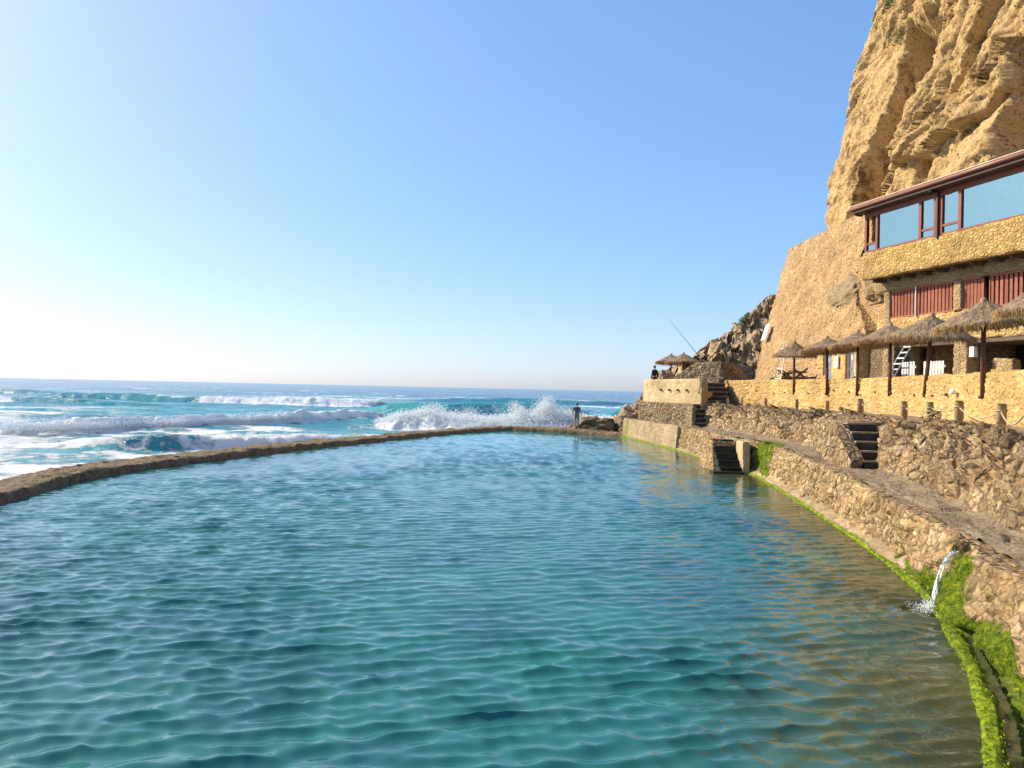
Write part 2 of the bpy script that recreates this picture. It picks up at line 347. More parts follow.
def sea_mat():
    t = NT('sea_water'); p = t.pos()
    fo = t.attr('foam'); n = t.noise(p, 1.7, 8, .75, .6); n2 = t.noise(p, .35, 5, .65)
    tint = t.attr('tint')
    c = t.mix(tint, (.016, .105, .185), (.06, .38, .385))
    c = t.mix(t.mapr(n2, .35, .68, 0, .5), c, (.02, .15, .24))
    fm = t.math('ADD', fo, t.math('MULTIPLY', t.math('SUBTRACT', n, .5), 1.25))
    fmask = t.mapr(fm, .36, .60)
    c = t.mix(fmask, c, (.86, .88, .88))
    r = t.mapr(fmask, 0, 1, .14, .9)
    b = t.math('ADD', t.noise(t.pos((.8, 1.7, 1)), .55, 6, .62), t.math('MULTIPLY', t.math('MULTIPLY', t.noise(p, 3.2, 6, .75), fmask), 1.1))
    t.pbsdf(c, r, t.bump(b, .75, .8), IOR=1.33, **{'Specular IOR Level': t.mapr(fmask, 0, 1, .30, .1), 'Subsurface Weight': t.mapr(fmask, 0, 1, .0, .5), 'Subsurface Radius': (1, 1, 1), 'Subsurface Scale': .35}); return t.m
M['sea'] = sea_mat()
def foam_mat():
    t = NT('white_foam'); t.pbsdf((.88, .90, .90), .8, None, **{'Specular IOR Level': .2, 'Subsurface Weight': .0}); return t.m
M['foam'] = foam_mat()
def spout_mat():
    t = NT('falling_water'); n = t.noise(t.pos((30, 30, 4)), 1.0, 4, .6)
    a = t.n('BsdfPrincipled', {'Base Color': (.80, .86, .86), 'Roughness': .25}); b = t.n('BsdfTransparent', {'Color': (.9, .95, .93)})
    m = t.n('MixShader', {0: t.mapr(n, .38, .6), 1: b.outputs[0], 2: a.outputs[0]}); t.t.links.new(m.outputs[0], t.out.inputs[0]); return t.m
M['spout'] = spout_mat()

# ------------------------------------------------------------------ plan lines (x, y in metres, pool level is z = 0)
POOLR = [(7.4, 51.9), (8.2, 46), (8.75, 41), (8.95, 36), (8.95, 32.5), (9.1, 30.5), (9.2, 29), (8.95, 27), (8.35, 22.5), (7.5, 16.8), (6.65, 12.7), (5.85, 10.3), (4.85, 7.9), (4.05, 6.45), (3.0, 4.8), (1.4, 3.0)]
FRONT = [(7.75, 51.9), (8.55, 46), (9.1, 41), (9.3, 36), (9.3, 32.5), (9.45, 30.5), (9.55, 29), (9.35, 27), (8.8, 22.5), (7.85, 16.8), (6.95, 12.5), (6.25, 10.1), (5.3, 7.7), (4.5, 6.2), (3.5, 4.5), (1.9, 2.6)]
LBACK = [(9.6, 51), (10.2, 46), (10.6, 41), (10.85, 36), (10.9, 33), (10.9, 31), (10.85, 29), (10.65, 26.5), (10.5, 24.4), (10.32, 22.4), (9.9, 20.4), (9.35, 17.8), (8.6, 14.2), (7.9, 11.6), (7.0, 9), (6.2, 7.3), (5.2, 5.5), (3.6, 3.4)]
PEDGE = [(11.2, 51), (12.2, 46), (12.9, 41), (13.2, 36.5), (13.1, 33.5), (12.9, 31), (12.6, 28.8), (12.25, 26), (11.75, 22.5), (11.2, 18.7), (10.5, 15.6), (9.75, 12.9), (8.8, 10), (7.9, 8.2), (6.9, 6.3), (5.3, 4.0)]
YWALL = [(13.3, 48.4), (14.2, 45), (14.9, 41), (15.35, 37), (15.45, 34.5), (15.35, 32), (15.15, 29.5), (14.8, 27), (14.3, 24), (13.55, 20.8), (12.7, 17.8), (11.6, 14.6), (10.4, 11.8), (9.2, 9.5), (7.9, 7.6), (6.2, 5.5)]
LEFTW = [(-10.2, 11.8), (-11.2, 14.4), (-12.05, 17.2), (-12.65, 20.4), (-13.0, 23.4), (-12.75, 26.2), (-11.9, 29.5), (-9.85, 36.1), (-6.5, 44.3), (-4.4, 49.6), (-.85, 55.6), (.9, 55.7), (4.6, 53.7), (7.4, 51.8), (9.4, 50.8)]
def zl(y): return np.interp(y, [0, 13, 17, 20, 26, 30, 60], [.98, 1.0, 1.05, 1.1, 1.2, 1.24, 1.24])
ZP, ZT = 2.4, 3.7
u = np.linspace(0, 1, 620); PF = 1-(1-u)**1.55     # denser near the camera
lF, lR, lG, lT = [spline(l, p=PF) for l in (FRONT, POOLR, LBACK, PEDGE)]
def normals2(L):
    d = np.gradient(L, axis=0); d /= np.linalg.norm(d, axis=1)[:, None]; return np.stack([d[:, 1], -d[:, 0]], 1)
nF = normals2(lF)                                   # points to the pool (-x)
if nF[300, 0] > 0: nF = -nF

# ------------------------------------------------------------------ quay wall
yF = lF[:, 1]
prof = [(-.55, .10), ] + [(k, .10*(1-k)) for k in np.linspace(-.12, 1, 26)]
nj = len(prof)+7
P = np.zeros((len(lF), nj, 3)); MO = np.zeros((len(lF), nj)); WD = np.zeros((len(lF), nj))
z_ = zl(yF)
for j, (k, off) in enumerate(prof):
    z = np.where(k < 0, k, k*z_)
    P[:, j, 0] = lF[:, 0]+nF[:, 0]*off; P[:, j, 1] = lF[:, 1]+nF[:, 1]*off; P[:, j, 2] = z
for j in range(7):
    o = -.03-.11*j; jj = len(prof)+j
    P[:, jj, 0] = lF[:, 0]+nF[:, 0]*o; P[:, jj, 1] = lF[:, 1]+nF[:, 1]*o; P[:, jj, 2] = z_+.012-.01*j
X, Y, Z = P[..., 0], P[..., 1], P[..., 2]
wx, wy, wz = [.30*fbm(X*1.6+k*5, Y*1.6, Z*1.6, 3, 60+k) for k in range(3)]
w1, w2, cid = worley(X*2.7+wx, Y*2.7+wy, Z*2.3+wz, 3); v1, v2, vc = worley(X*6+wx, Y*6+wy, Z*4+wz, 7)
dd = .075*facet(X*3.8+wx, Y*3.8+wy, Z*3.8+wz, 3, .9, 1.0)+.05*facet(X*7+wx*2, Y*7+wy*2, Z*5+wz, 7, 1, 1)+.015*np.minimum(w2-w1, .25)/.25+.10*fbm(X*1.1, Y*1.1, Z*1.1, 4, 5)+.02*fbm(X*8, Y*8, Z*5, 3, 8)
dd -= .05*sst(.85, 1.0, Z/z_[:, None])*sst(-.1, .5, fbm(X*1.6, Y*1.6, 0, 3, 11))   # crumbled arris
# mossy buttress under the spout
butt = np.exp(-((Y-10.75)/.85)**2)*sst(.66, .0, Z)
dd += .26*butt
dd[:, len(prof):] *= np.linspace(.5, 0, 7)
hole = np.exp(-(((Y-11.60)/.24)**4+((Z-.82)/.12)**4)); dd = dd*(1-hole)-.5*hole
P[..., 0] += nF[:, 0][:, None]*dd; P[..., 1] += nF[:, 1][:, None]*dd
P[:, len(prof):, 2] += .03*fbm(X[:, len(prof):]*2, Y[:, len(prof):]*2, 0, 3, 2)
low = sst(.55, .0, Z)
MO = .95*sst(.26, .0, Z)*sst(34, 20, Y)*.4
MO += sst(16.5, 13.2, Y)*sst(.52, .06, Z+.22*vnoise(Y*1.6, 0, 0, 4))*.75
MO += .9*np.exp(-((Y-11.0)/.9)**4)*sst(1.0, .75, Z) + .5*sst(10.5, 9.6, Y)*sst(.50, .12, Z)
MO += 1.05*np.exp(-((Y-28.7+.25*vnoise(Z*2, 0, 0, 8))/1.15)**4)*(.85+.35*vnoise(Y*4.2, Z*.5, 0, 6))        # green cascade beside the pool steps
MO += .5*sst(.4, .05, Z)*sst(30, 33, Y)*sst(46, 40, Y)
WD = np.clip(hole*1.6, 0, 1)+.85*sst(.05, -.1, Z)*sst(13.5, 12, Y)  # hole interior painted dark as shade, plus the wet foot near the camera
CY = 41.2
k0 = int(np.argmin(abs(yF-CY)))
q = grid('stone_quay_wall', P[k0:], M['quay'], attrs={'moss': MO[k0:], 'wet_shade': np.clip(WD[k0:], 0, 1)}, flip=True)
tag(q, 'long rubble stone wall at the edge of the green pool, mossy at its foot', 'wall')
Pc = P[:k0+1].copy()
flatc = .03*fbm(Pc[..., 0]*1.2, Pc[..., 1]*1.2, Pc[..., 2]*1.2, 3, 5)-dd[:k0+1]+.16
Pc[..., 0] += nF[:k0+1, 0][:, None]*flatc; Pc[..., 1] += nF[:k0+1, 1][:, None]*flatc; Pc[:, len(prof):, 2] += .02
endc = Pc[-1:].copy(); endc[..., 0] += .9; Pc = np.concatenate([Pc, endc])
mc = np.concatenate([MO[:k0+1], MO[k0:k0+1]])*.0+np.where(Pc[..., 2] < .10, .7, 0.)+.62*sst(48, 50.8, Pc[..., 1])*(.6+.6*vnoise(Pc[..., 1]*2, Pc[..., 2]*2, 0, 9))
o = grid('concrete_block_wall', Pc, M['oldconc'], attrs={'moss': mc, 'wet_shade': mc*0}, flip=True)
tag(o, 'low stained concrete wall at the far right corner of the pool under the bastion', 'wall')

# kerb with moss along the water line
kp_near = [(-.02, -.4), (-.02, .02), (.01, .05), (.05, .06), (.10, .05), (.16, .0), (.25, -.045), (.36, -.03), (.5, .02)]
kp_far = [(-.02, -.4), (-.02, .015), (.005, .04), (.03, .05), (.06, .05), (.12, .07), (.2, .12), (.32, .18), (.48, .24)]
nR = normals2(lR)
if nR[300, 0] > 0: nR = -nR
P = np.zeros((len(lR), 9, 3)); MO = np.zeros((len(lR), 9)); WD = MO.copy()
bl_ = sst(14.5, 11.8, lR[:, 1])
for j in range(9):
    o_ = kp_far[j][0]*(1-bl_)+kp_near[j][0]*bl_; z = kp_far[j][1]*(1-bl_)+kp_near[j][1]*bl_
    o_ = o_ + .035*fbm(lR[:, 1]*.9, j*.2, 0, 4, 21)*(j < 6)
    P[:, j, 0] = lR[:, 0]-nR[:, 0]*o_; P[:, j, 1] = lR[:, 1]-nR[:, 1]*o_; P[:, j, 2] = z+((.012 if j < 5 else .035)*fbm(lR[:, 0]*3, lR[:, 1]*3, j, 4, 4) if j > 1 else 0)
    MO[:, j] = (.95 if j < 4 else .45+.5*bl_ if j == 4 else bl_*.75)+.25*vnoise(lR[:, 1]*2.3, j*.3, 0, 12)
    WD[:, j] = bl_*(.9 if j in (6, 7) else .35 if j in (5, 8) else 0)*(.55+.45*vnoise(lR[:, 1]*2, j, 0, 2))
P = np.stack([np.stack([np.interp(np.linspace(0, 8, 33), np.arange(9), P[i, :, c]) for c in range(3)], 1) for i in range(len(lR))])
up = lambda A: np.stack([np.interp(np.linspace(0, 8, 33), np.arange(9), A[i]) for i in range(len(lR))])
o = grid('mossy_kerb', P, M['oldconc'], attrs={'moss': up(MO), 'wet_shade': np.clip(up(WD), 0, 1)}, flip=True)
tag(o, 'narrow kerb covered in bright green moss running along the pool waterline', 'kerb')

# moss tufts on the near kerb and buttress
V = []; F = []
def tuft(x, y, z, n, s, out):
    for _ in range(n):
        a = random.uniform(0, 6.28); l = s*random.uniform(.6, 1.4); w = l*.28
        b = Vector((x+random.gauss(0, s*.6), y+random.gauss(0, s*.6), z+random.gauss(0, s*.25)))
        t = b+Vector((math.cos(a)*l*.6+out[0]*l*.5, math.sin(a)*l*.6+out[1]*l*.5, random.uniform(-.2, .8)*l)); sd = Vector((-math.sin(a), math.cos(a), 0))*w
        k = len(V); V.extend([b-sd, b+sd, t+sd*.5, t-sd*.5]); F.append((k, k+1, k+2, k+3))
for i, (x, y) in enumerate(lR):
    if y < 15.5:
        for _ in range(6):
            f = random.uniform(-.03, .13); k = random.random()
            tuft(x-nR[i, 0]*f+random.uniform(-.03, .03), y-nR[i, 1]*f+random.uniform(-.05, .05), .025+.03*k, 5, .022, nR[i])
for i, (x, y) in enumerate(lF):
    if 9.7 < y < 12.6:
        for _ in range(9):
            z = random.uniform(.02, .78)**1.0; ofs = .10*(1-z)+.27*math.exp(-((y-11.0)/.95)**2)*float(sst(.95, .1, z))+.03
            if random.random() < math.exp(-((y-11.0)/.8)**4): tuft(x+nF[i, 0]*ofs, y+nF[i, 1]*ofs, z, 5, .024, nF[i])
me = bpy.data.meshes.new('moss'); me.from_pydata([tuple(v) for v in V], [], F); me.update()
tag(link('moss', me, M['moss']), 'bright green moss growing on the kerb and below the water spout', 'moss', kind='stuff')

# ------------------------------------------------------------------ ledge path, rock slope, promenade, terrace ground
ts = np.linspace(0, 1, 26); base = lF-nF*.30
P = base[:, None, :]*(1-ts[None, :, None])+(lG+(lG-lF)*.12)[:, None, :]*ts[None, :, None]
zz = zl(P[..., 1])+.035*fbm(P[..., 0]*1.5, P[..., 1]*1.5, 0, 4, 31)+.05*sst(.7, 1, ts)[None, :]*(1+fbm(P[..., 0]*2, P[..., 1]*2, 0, 3, 6))
w1, w2, cid = worley(P[..., 0]*1.4, P[..., 1]*.8, 0, 77); zz += .05*(cid-.5)-.03*sst(.08, 0, w2-w1)
mo = .75*np.exp(-((P[..., 1]-29.0)/2.2)**4)*sst(-.3, .3, fbm(P[..., 0]*1.5, P[..., 1]*.8, 0, 2, 3))+0*ts
o = grid('ledge_path', np.dstack([P, zz]), M['path'], attrs={'moss': mo}, flip=True); tag(o, kind='structure')
js = np.linspace(0, 1, 70)
hz = np.interp(js, [0, .05, .15, .29, .5, 1], [-.06, .05, .46, .84, .96, 1.0])
P = lG[:, None, :]*(1-js[None, :, None])+lT[:, None, :]*js[None, :, None]
zb = zl(lG[:, 1])[:, None]; zz = zb+(ZP-zb)*hz[None, :]
nrm = nF[:, None, :]
amp = np.sin(np.pi*np.clip(js, 0, .97))**.7
w1, w2, cid = worley(P[..., 0]*1.5, P[..., 1]*1.5, zz*2.2, 41); v1, v2, vc = worley(P[..., 0]*4, P[..., 1]*4, zz*4, 45)
dd = (.36*fbm(P[..., 0]*.8, P[..., 1]*.8, zz*.8, 5, 51, .55)+.40*facet(P[..., 0]*1.5, P[..., 1]*1.5, zz*1.8, 41, 1, .8)+.20*facet(P[..., 0]*3.6, P[..., 1]*3.6, zz*3.6, 45, 1, .8)+.05*fbm(P[..., 0]*4, P[..., 1]*4, zz*3, 4, 55, .6))*amp[None, :]
zz = zz+.5*dd*np.array(sst(0, .2, js))+.03*fbm(P[..., 0]*7, P[..., 1]*7, 0, 3, 5)
P = P+nrm*dd[..., None]*1.0
o = grid('rock_slope', np.dstack([P, zz]), M['slope'], attrs={'moss': zz*0, 'wet_shade': zz*0}, flip=True); tag(o, kind='structure')
lY = spline(YWALL, p=PF); nY = normals2(lY)
if nY[300, 0] > 0: nY = -nY
P = (lT-(lT-lG)*.05)[:, None, :]*(1-ts[None, :, None])+(lY-nY*.2)[:, None, :]*ts[None, :, None]
zz = ZP-.012+.02*fbm(P[..., 0]*1.2, P[..., 1]*1.2, 0, 3, 61)
o = grid('promenade', np.dstack([P, zz]), M['prom'], flip=True); tag(o, kind='structure')
back = np.array([(24., 48.5), (24., 4.0)]); lB = back[0]+(back[1]-back[0])*PF[:, None]
P = (lY-nY*.25)[:, None, :]*(1-ts[None, :, None])+lB[:, None, :]*ts[None, :, None]
o = grid('terrace_floor', np.dstack([P, np.full(P.shape[:2], ZT)]), M['floor'], flip=True); tag(o, kind='structure')
o = MB().b2(12.6, 24, 48.3, 62, -1.2, 3.6).b2(11.0, 13.0, 49.5, 62, -1.2, 3.0).build('rear_ground', M['floor']); tag(o, kind='structure')

# ochre parapet wall
ns = 30; prof = [(.10, -.05)]+[(.10*(1-k)+.0, k*1.47) for k in np.linspace(0, 1, ns)]+[(-.06, 1.50), (-.2, 1.51), (-.36, 1.50), (-.40, 1.46), (-.40, 1.2)]
P = np.zeros((len(lY), len(prof), 3))
for j, (o_, z) in enumerate(prof): P[:, j, :2] = lY+nY*o_; P[:, j, 2] = ZP+z
X, Y, Z = P[..., 0], P[..., 1], P[..., 2]
w1, w2, cid = worley(X*4.2, Y*4.2, Z*5.2, 91)
dd = .05*np.minimum(w2-w1, .3)/.3+.05*(cid-.5)+.03*fbm(X, Y, Z, 3, 5)
P[..., :2] += nY[:, None, :]*dd[..., None]; P[..., 2] += (.025*fbm(X*1.7, Y*1.7, 0, 3, 3)+.02*(cid-.5))*(Z > 3.8)
endc = P[:1].copy(); endc[..., :2] -= nY[0]*0.0; m_ = (P[0, 10, :2]-nY[0]*.4); endc[..., 0] = m_[0]; endc[..., 1] = m_[1]
P = np.concatenate([endc, P])
yw = grid('ochre_parapet_wall', P, M['yellow'], flip=True)
tag(yw, 'long curving parapet wall clad in sunlit ochre stone carrying the thatched parasols', 'wall')
L = spline(YWALL, 600); dist = np.r_[0, np.cumsum(np.linalg.norm(np.diff(L, axis=0), axis=1))]; nL = normals2(L)
if nL[300, 0] > 0: nL = -nL
for k in range(24):
    i = int(np.argmin(abs(dist-(1.4+1.35*k+random.uniform(-.3, .3)))))
    if L[i, 1] < 15: break
    p = L[i]; n = nL[i]; z = 3.27+random.uniform(-.13, .10); sdir = Vector((-n[1], n[0], 0))
    m = MB(); m.tube([(p[0]-n[0]*.05, p[1]-n[1]*.05, z), (p[0]+n[0]*random.uniform(.08, .16), p[1]+n[1]*.12, z-.02)], random.uniform(.03, .05), 8)
    m.build('drain_pipe', M['brownwood'], yw)

# ------------------------------------------------------------------ stairs
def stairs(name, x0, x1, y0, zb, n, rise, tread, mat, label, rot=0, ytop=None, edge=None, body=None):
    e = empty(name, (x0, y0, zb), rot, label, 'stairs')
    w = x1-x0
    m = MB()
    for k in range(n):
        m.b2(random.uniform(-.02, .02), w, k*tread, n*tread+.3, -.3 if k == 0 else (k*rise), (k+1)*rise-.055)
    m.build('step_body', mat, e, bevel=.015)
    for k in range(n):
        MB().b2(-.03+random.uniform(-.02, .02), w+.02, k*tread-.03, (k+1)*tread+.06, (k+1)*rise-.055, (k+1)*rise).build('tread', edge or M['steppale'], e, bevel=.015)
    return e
sA = stairs('stone_stairs', 9.75, 10.5, 21.2, 1.08, 5, .25, .27, M['step'], 'stone stairs of five steps with shade-coloured risers climbing the rock from the ledge to the bollards')
ck = rough_box('side_wall', -.36, -.03, .02, 2.0, -.25, 1.2, M['slope'], .05, .06, sA, 26, fr=2.2)
for v in ck.data.vertices: v.co.z = min(v.co.z, .26+.78*max(v.co.y, 0)+.04*math.sin(v.co.y*9+v.co.x*7))
rough_box('landing', -.04, 1.3, 1.4, 3.2, .2, 1.27, M['slope'], .05, .1, sA, 6)
rough_box('rock_cheek', .78, 1.7, -.1, 2.6, -.3, 1.2, M['slope'], .10, .09, sA, 16, fr=1.6)
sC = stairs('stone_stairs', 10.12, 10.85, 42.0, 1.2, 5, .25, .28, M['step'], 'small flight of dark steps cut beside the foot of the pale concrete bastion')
rough_box('side_wall', -.26, -.05, 0, 1.6, -.2, 1.15, M['rubble'], .03, .1, sC, 5)
rough_box('side_wall', .80, 1.6, .2, 2.2, -.2, 1.15, M['rubble'], .05, .1, sC, 8)
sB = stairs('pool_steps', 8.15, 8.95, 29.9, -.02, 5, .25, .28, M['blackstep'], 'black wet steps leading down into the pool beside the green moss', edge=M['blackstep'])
rough_box('pier', .83, 1.10, -.12, .75, -.3, 1.25, M['plaster'], .03, .07, sB, 9)
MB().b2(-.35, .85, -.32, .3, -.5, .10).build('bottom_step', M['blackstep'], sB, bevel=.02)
rough_box('ledge_block', -.05, 1.3, .9, 3.2, -.4, 1.19, M['quay'], .05, .08, sB, 10)
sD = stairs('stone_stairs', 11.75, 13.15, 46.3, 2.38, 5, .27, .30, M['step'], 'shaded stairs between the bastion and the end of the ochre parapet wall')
MB().bar((-.1, 1.75, 1.66), (1.4, 1.75, 1.66), .12, .10).build('top_edge', M['palewood'], sD)

# ------------------------------------------------------------------ bastion
ba = empty('stone_bastion', (8.6, 49.5, 1.2), 0, 'square lookout bastion with pale concrete top over grey rubble base', 'bastion')
def inv(o): return Matrix.Translation(o.location).inverted()
def poly_wall(name, pts, z0f, z1f, th, mat, amp, step, parent, seed, inset=0.0, fr=3.0, moss=False):
    """upright wall along plan points, front to the left of travel, with thickness"""
    pts = np.array(pts, float); L_ = np.linalg.norm(np.diff(pts, axis=0), axis=1); cum = np.r_[0, np.cumsum(L_)]
    n = int(cum[-1]/step); s = np.linspace(0, cum[-1], n)
    s = np.sort(np.concatenate([s, cum[1:-1]-.01, cum[1:-1]+.01])); n = len(s)
    p = np.stack([np.interp(s, cum, pts[:, k]) for k in (0, 1)], 1)
    seg = np.clip(np.searchsorted(cum, s, 'right')-1, 0, len(L_)-1); d = np.diff(pts, axis=0)[seg]/L_[seg][:, None]
    nn = np.stack([d[:, 1], -d[:, 0]], 1)*1.0
    z0 = np.array([z0f(a) for a in s/cum[-1]]); z1 = np.array([z1f(a) for a in s/cum[-1]])
    H_ = float((z1-z0).max()); nz = max(3, int(H_/step))
    cols = [(0, k) for k in np.linspace(0, 1, nz)]+[(-th*.5, 1.0), (-th, 1.0), (-th, .5)]
    P_ = np.zeros((n, len(cols), 3))
    for j, (o_, k) in enumerate(cols):
        b = -inset*k+o_; P_[:, j, :2] = p+nn*b; P_[:, j, 2] = z0+(z1-z0)*k
    X, Y, Z = P_[..., 0], P_[..., 1], P_[..., 2]
    w1, w2, cid = worley(X*fr*1.3, Y*fr*1.3, Z*fr*1.5, seed)
    dd = amp*(np.minimum(w2-w1, .3)/.3+1.2*(cid-.5)+.8*fbm(X*1.5, Y*1.5, Z*1.5, 3, seed))
    P_[..., :2] += nn[:, None, :]*dd[..., None]
    e0, e1 = P_[:1].copy(), P_[-1:].copy(); e0[..., :2] = p[0]-nn[0]*th; e1[..., :2] = p[-1]-nn[-1]*th
    P_ = np.concatenate([e0, P_, e1])
    if parent is not None: P_ = P_-np.array(parent.location)
    return grid(name, P_, mat, parent, attrs={'moss': P_[..., 0]*0, 'wet_shade': P_[..., 0]*0} if moss else None)
bp = [(11.3, 47.5), (11.32, 44.45), (10.72, 43.55), (8.55, 49.7), (9.5, 55.5), (13.5, 57.0)][::-1]
bp_low = [(10.55, 42.9), (8.25, 49.6), (9.2, 55.7)][::-1]
poly_wall('rubble_base', bp_low, lambda a: -.6 if a < .5 else .9, lambda a: 2.45, .8, M['rubble'], .07, .11, ba, 3, .12, moss=True)
poly_wall('parapet', bp, lambda a: 2.38, lambda a: 3.82+.1*a, .35, M['concrete'], .022, .12, ba, 4, .04, 2.0)
MB().prism([(8.9-8.6, 49.7-49.5), (10.9-8.6, 44.0-49.5), (12.0-8.6, 46.5-49.5), (13.4-8.6, 49-49.5), (13.4-8.6, 57-49.5), (9.7-8.6, 55.3-49.5)], 1.6, 1.95).build('deck', M['floor'], ba)
for k in range(4):
    a = .33+.15*k; p0 = Vector((8.55+(10.72-8.55)*a, 49.7+(43.55-49.7)*a, 3.22)); nn = Vector((-.942, -.333, 0))
    MB().tube([p0-nn*.1-Vector(ba.location), p0+nn*.14-Vector(ba.location)], .06, 8).build('drain_pipe', M['brownwood'], ba)
# masonry ramp wedge behind the bastion
wd = [(10.2, 51.6, 3.0), (13.1, 48.3, 3.0), (13.1, 48.4, 5.0), (12.0, 49.7, 5.02), (10.3, 51.5, 3.75)]
n_ = 26; A = np.linspace(0, 1, 40)
P = np.zeros((40, 30, 3)); xs = 10.2+2.95*A; ys = 51.6-3.3*A; top = np.interp(A, [0, .05, .55, 1], [3.5, 3.8, 5.0, 5.05])
for j in range(30):
    k = min(j/19, 1); bk = max(0, j-19)*.13
    P[:, j] = np.stack([xs+.74*bk, ys+.67*bk, 2.9+(top-2.9)*k], 1)
w1, w2, cid = worley(P[..., 0]*3, P[..., 1]*3, P[..., 2]*3.4, 8); dd = .08*np.minimum(w2-w1, .3)/.3+.1*(cid-.5)
P[..., 0] -= .74*dd; P[..., 1] -= .67*dd; P[:, 20:, 2] += .6*dd[:, 20:]
e1 = P[-1:].copy(); e1[..., 0] += .9; e1[..., 1] += .85; e1[..., 2] = np.minimum(e1[..., 2], 4.6); P = np.concatenate([P, e1, e1-np.array([0, 0, 3.])])
o = grid('stone_ramp', P, M['rubble'], attrs={'moss': P[..., 0]*0, 'wet_shade': P[..., 0]*0}, flip=True)
tag(o, 'sloping grey rubble masonry ramp rising above the bastion beside the thatched parasols', 'ramp')

# ------------------------------------------------------------------ boulders
def boulder(name, c, r, mat, seed, label, sub=5, amp=.35, group=None, cat='rock', flat=0.0, rz=0.0):
    import bmesh
    bm = bmesh.new(); bmesh.ops.create_icosphere(bm, subdivisions=sub, radius=1.0)
    V = np.array([v.co[:] for v in bm.verts])
    w1, w2, cid = worley(V[:, 0]*1.5+seed, V[:, 1]*1.5, V[:, 2]*1.5, seed)
    d = 1+amp*(.4*fbm(V[:, 0]*1.1+seed*3.1, V[:, 1]*1.1, V[:, 2]*1.1, 4, seed)+1.0*facet(V[:, 0]*1.5+seed, V[:, 1]*1.5, V[:, 2]*1.5, seed, 1, .6)+.4*facet(V[:, 0]*3.6+seed, V[:, 1]*3.6, V[:, 2]*3.6, seed, 1, .7))
    V = V*d[:, None]*np.array(r); V[:, 2] = np.maximum(V[:, 2], -r[2]*.6)
    for v, p in zip(bm.verts, V): v.co = p
    me = bpy.data.meshes.new(name); bm.to_mesh(me); bm.free(); me.polygons.foreach_set('use_smooth', [True]*len(me.polygons))
    o = link(name, me, mat); o.location = c; o.rotation_euler = (0, 0, rz)
    return tag(o, label, cat, group)
G_ = 'rocks at the seaward corner of the pool'
boulder('sea_rock', (6.35, 55.6, .45), (1.4, 1.1, .72), M['wetrock'], 3, 'brown sloping rock just right of the man standing on the pool wall', group=G_)
boulder('sea_rock', (8.6, 55.0, .75), (1.0, .95, .85), M['headland'], 8, 'rounded grey rock between the brown sloping rock and the bastion', group=G_)
boulder('sea_rock', (9.4, 57.6, 1.0), (1.15, 1.1, 1.1), M['headland'], 15, 'tallest grey rock standing against the seaward side of the bastion', group=G_)
boulder('sea_rock', (5.0, 56.9, .0), (1.1, .9, .55), M['wetrock'], 21, 'low dark rock awash behind the man on the pool wall', group=G_)
boulder('sea_rock', (8.15, 52.4, .25), (.75, .65, .55), M['wetrock'], 27, 'small weedy rock in the corner where pool wall meets concrete wall', group=G_)

# ------------------------------------------------------------------ seaward pool wall
W = spline(LEFTW, 560); nW = normals2(W)
if nW[200, 0] > 0: nW = -nW          # away from the pool
cen = np.array([-2., 30.])
nW = np.where(((W-cen)*nW).sum(1, keepdims=True) < 0, -nW, nW)
widths = np.interp(np.linspace(0, 1, 560), [0, .12, .2, .3, .5, .66, .75, 1], [2.0, 1.8, 1.6, 1.65, 1.5, 1.2, 1.3, 1.5])*(1+.10*fbm(W[:, 1]*.35, W[:, 0]*.35, 0, 3, 14))
prof = [(0.02, -.6), (0.0, -.05), (.02, .10), (.05, .20), (.12, .225)]+[(k, .23) for k in np.linspace(.18, .93, 12)]+[(.97, .20), (1.0, .0), (1.06, -.4), (1.1, -1.3)]
P = np.zeros((560, len(prof), 3))
for j, (k, z) in enumerate(prof):
    P[:, j, :2] = W+nW*(widths*k)[:, None]; P[:, j, 2] = z
X, Y = P[..., 0], P[..., 1]
w1, w2, cid = worley(X*1.3, Y*1.3, 0, 17)
lift = np.zeros(len(prof)); lift[2:17] = 1
far = sst(52, 54.5, W[:, 1])*sst(-2, 1, W[:, 0])
P[..., 2] += lift*(.06*(cid-.5)+.035*fbm(X*1.2, Y*1.2, 0, 4, 3)+.03*np.minimum(w2-w1, .12)/.12)+(lift[None, :]*far[:, None])*.10
low_ = sst(22.6, 20.6, Y)*sst(.35, .7, np.array([p[0] for p in prof]))[None, :]; P[..., 2] -= .22*low_*lift
P[..., :2] += nW[:, None, :]*(.05*fbm(X*1.5, Y*1.5, P[..., 2]*3, 4, 9))[..., None]
P = np.stack([np.stack([np.interp(np.linspace(0, len(prof)-1, 64), np.arange(len(prof)), P[i, :, c]) for c in range(3)], 1) for i in range(560)])
P[..., 2] += .022*fbm(P[..., 0]*4, P[..., 1]*4, P[..., 2]*4, 4, 33, .6)
o = grid('sea_wall', P, M['poolwall'])
tag(o, 'low curved weathered stone wall separating the calm pool from the breaking sea', 'wall')

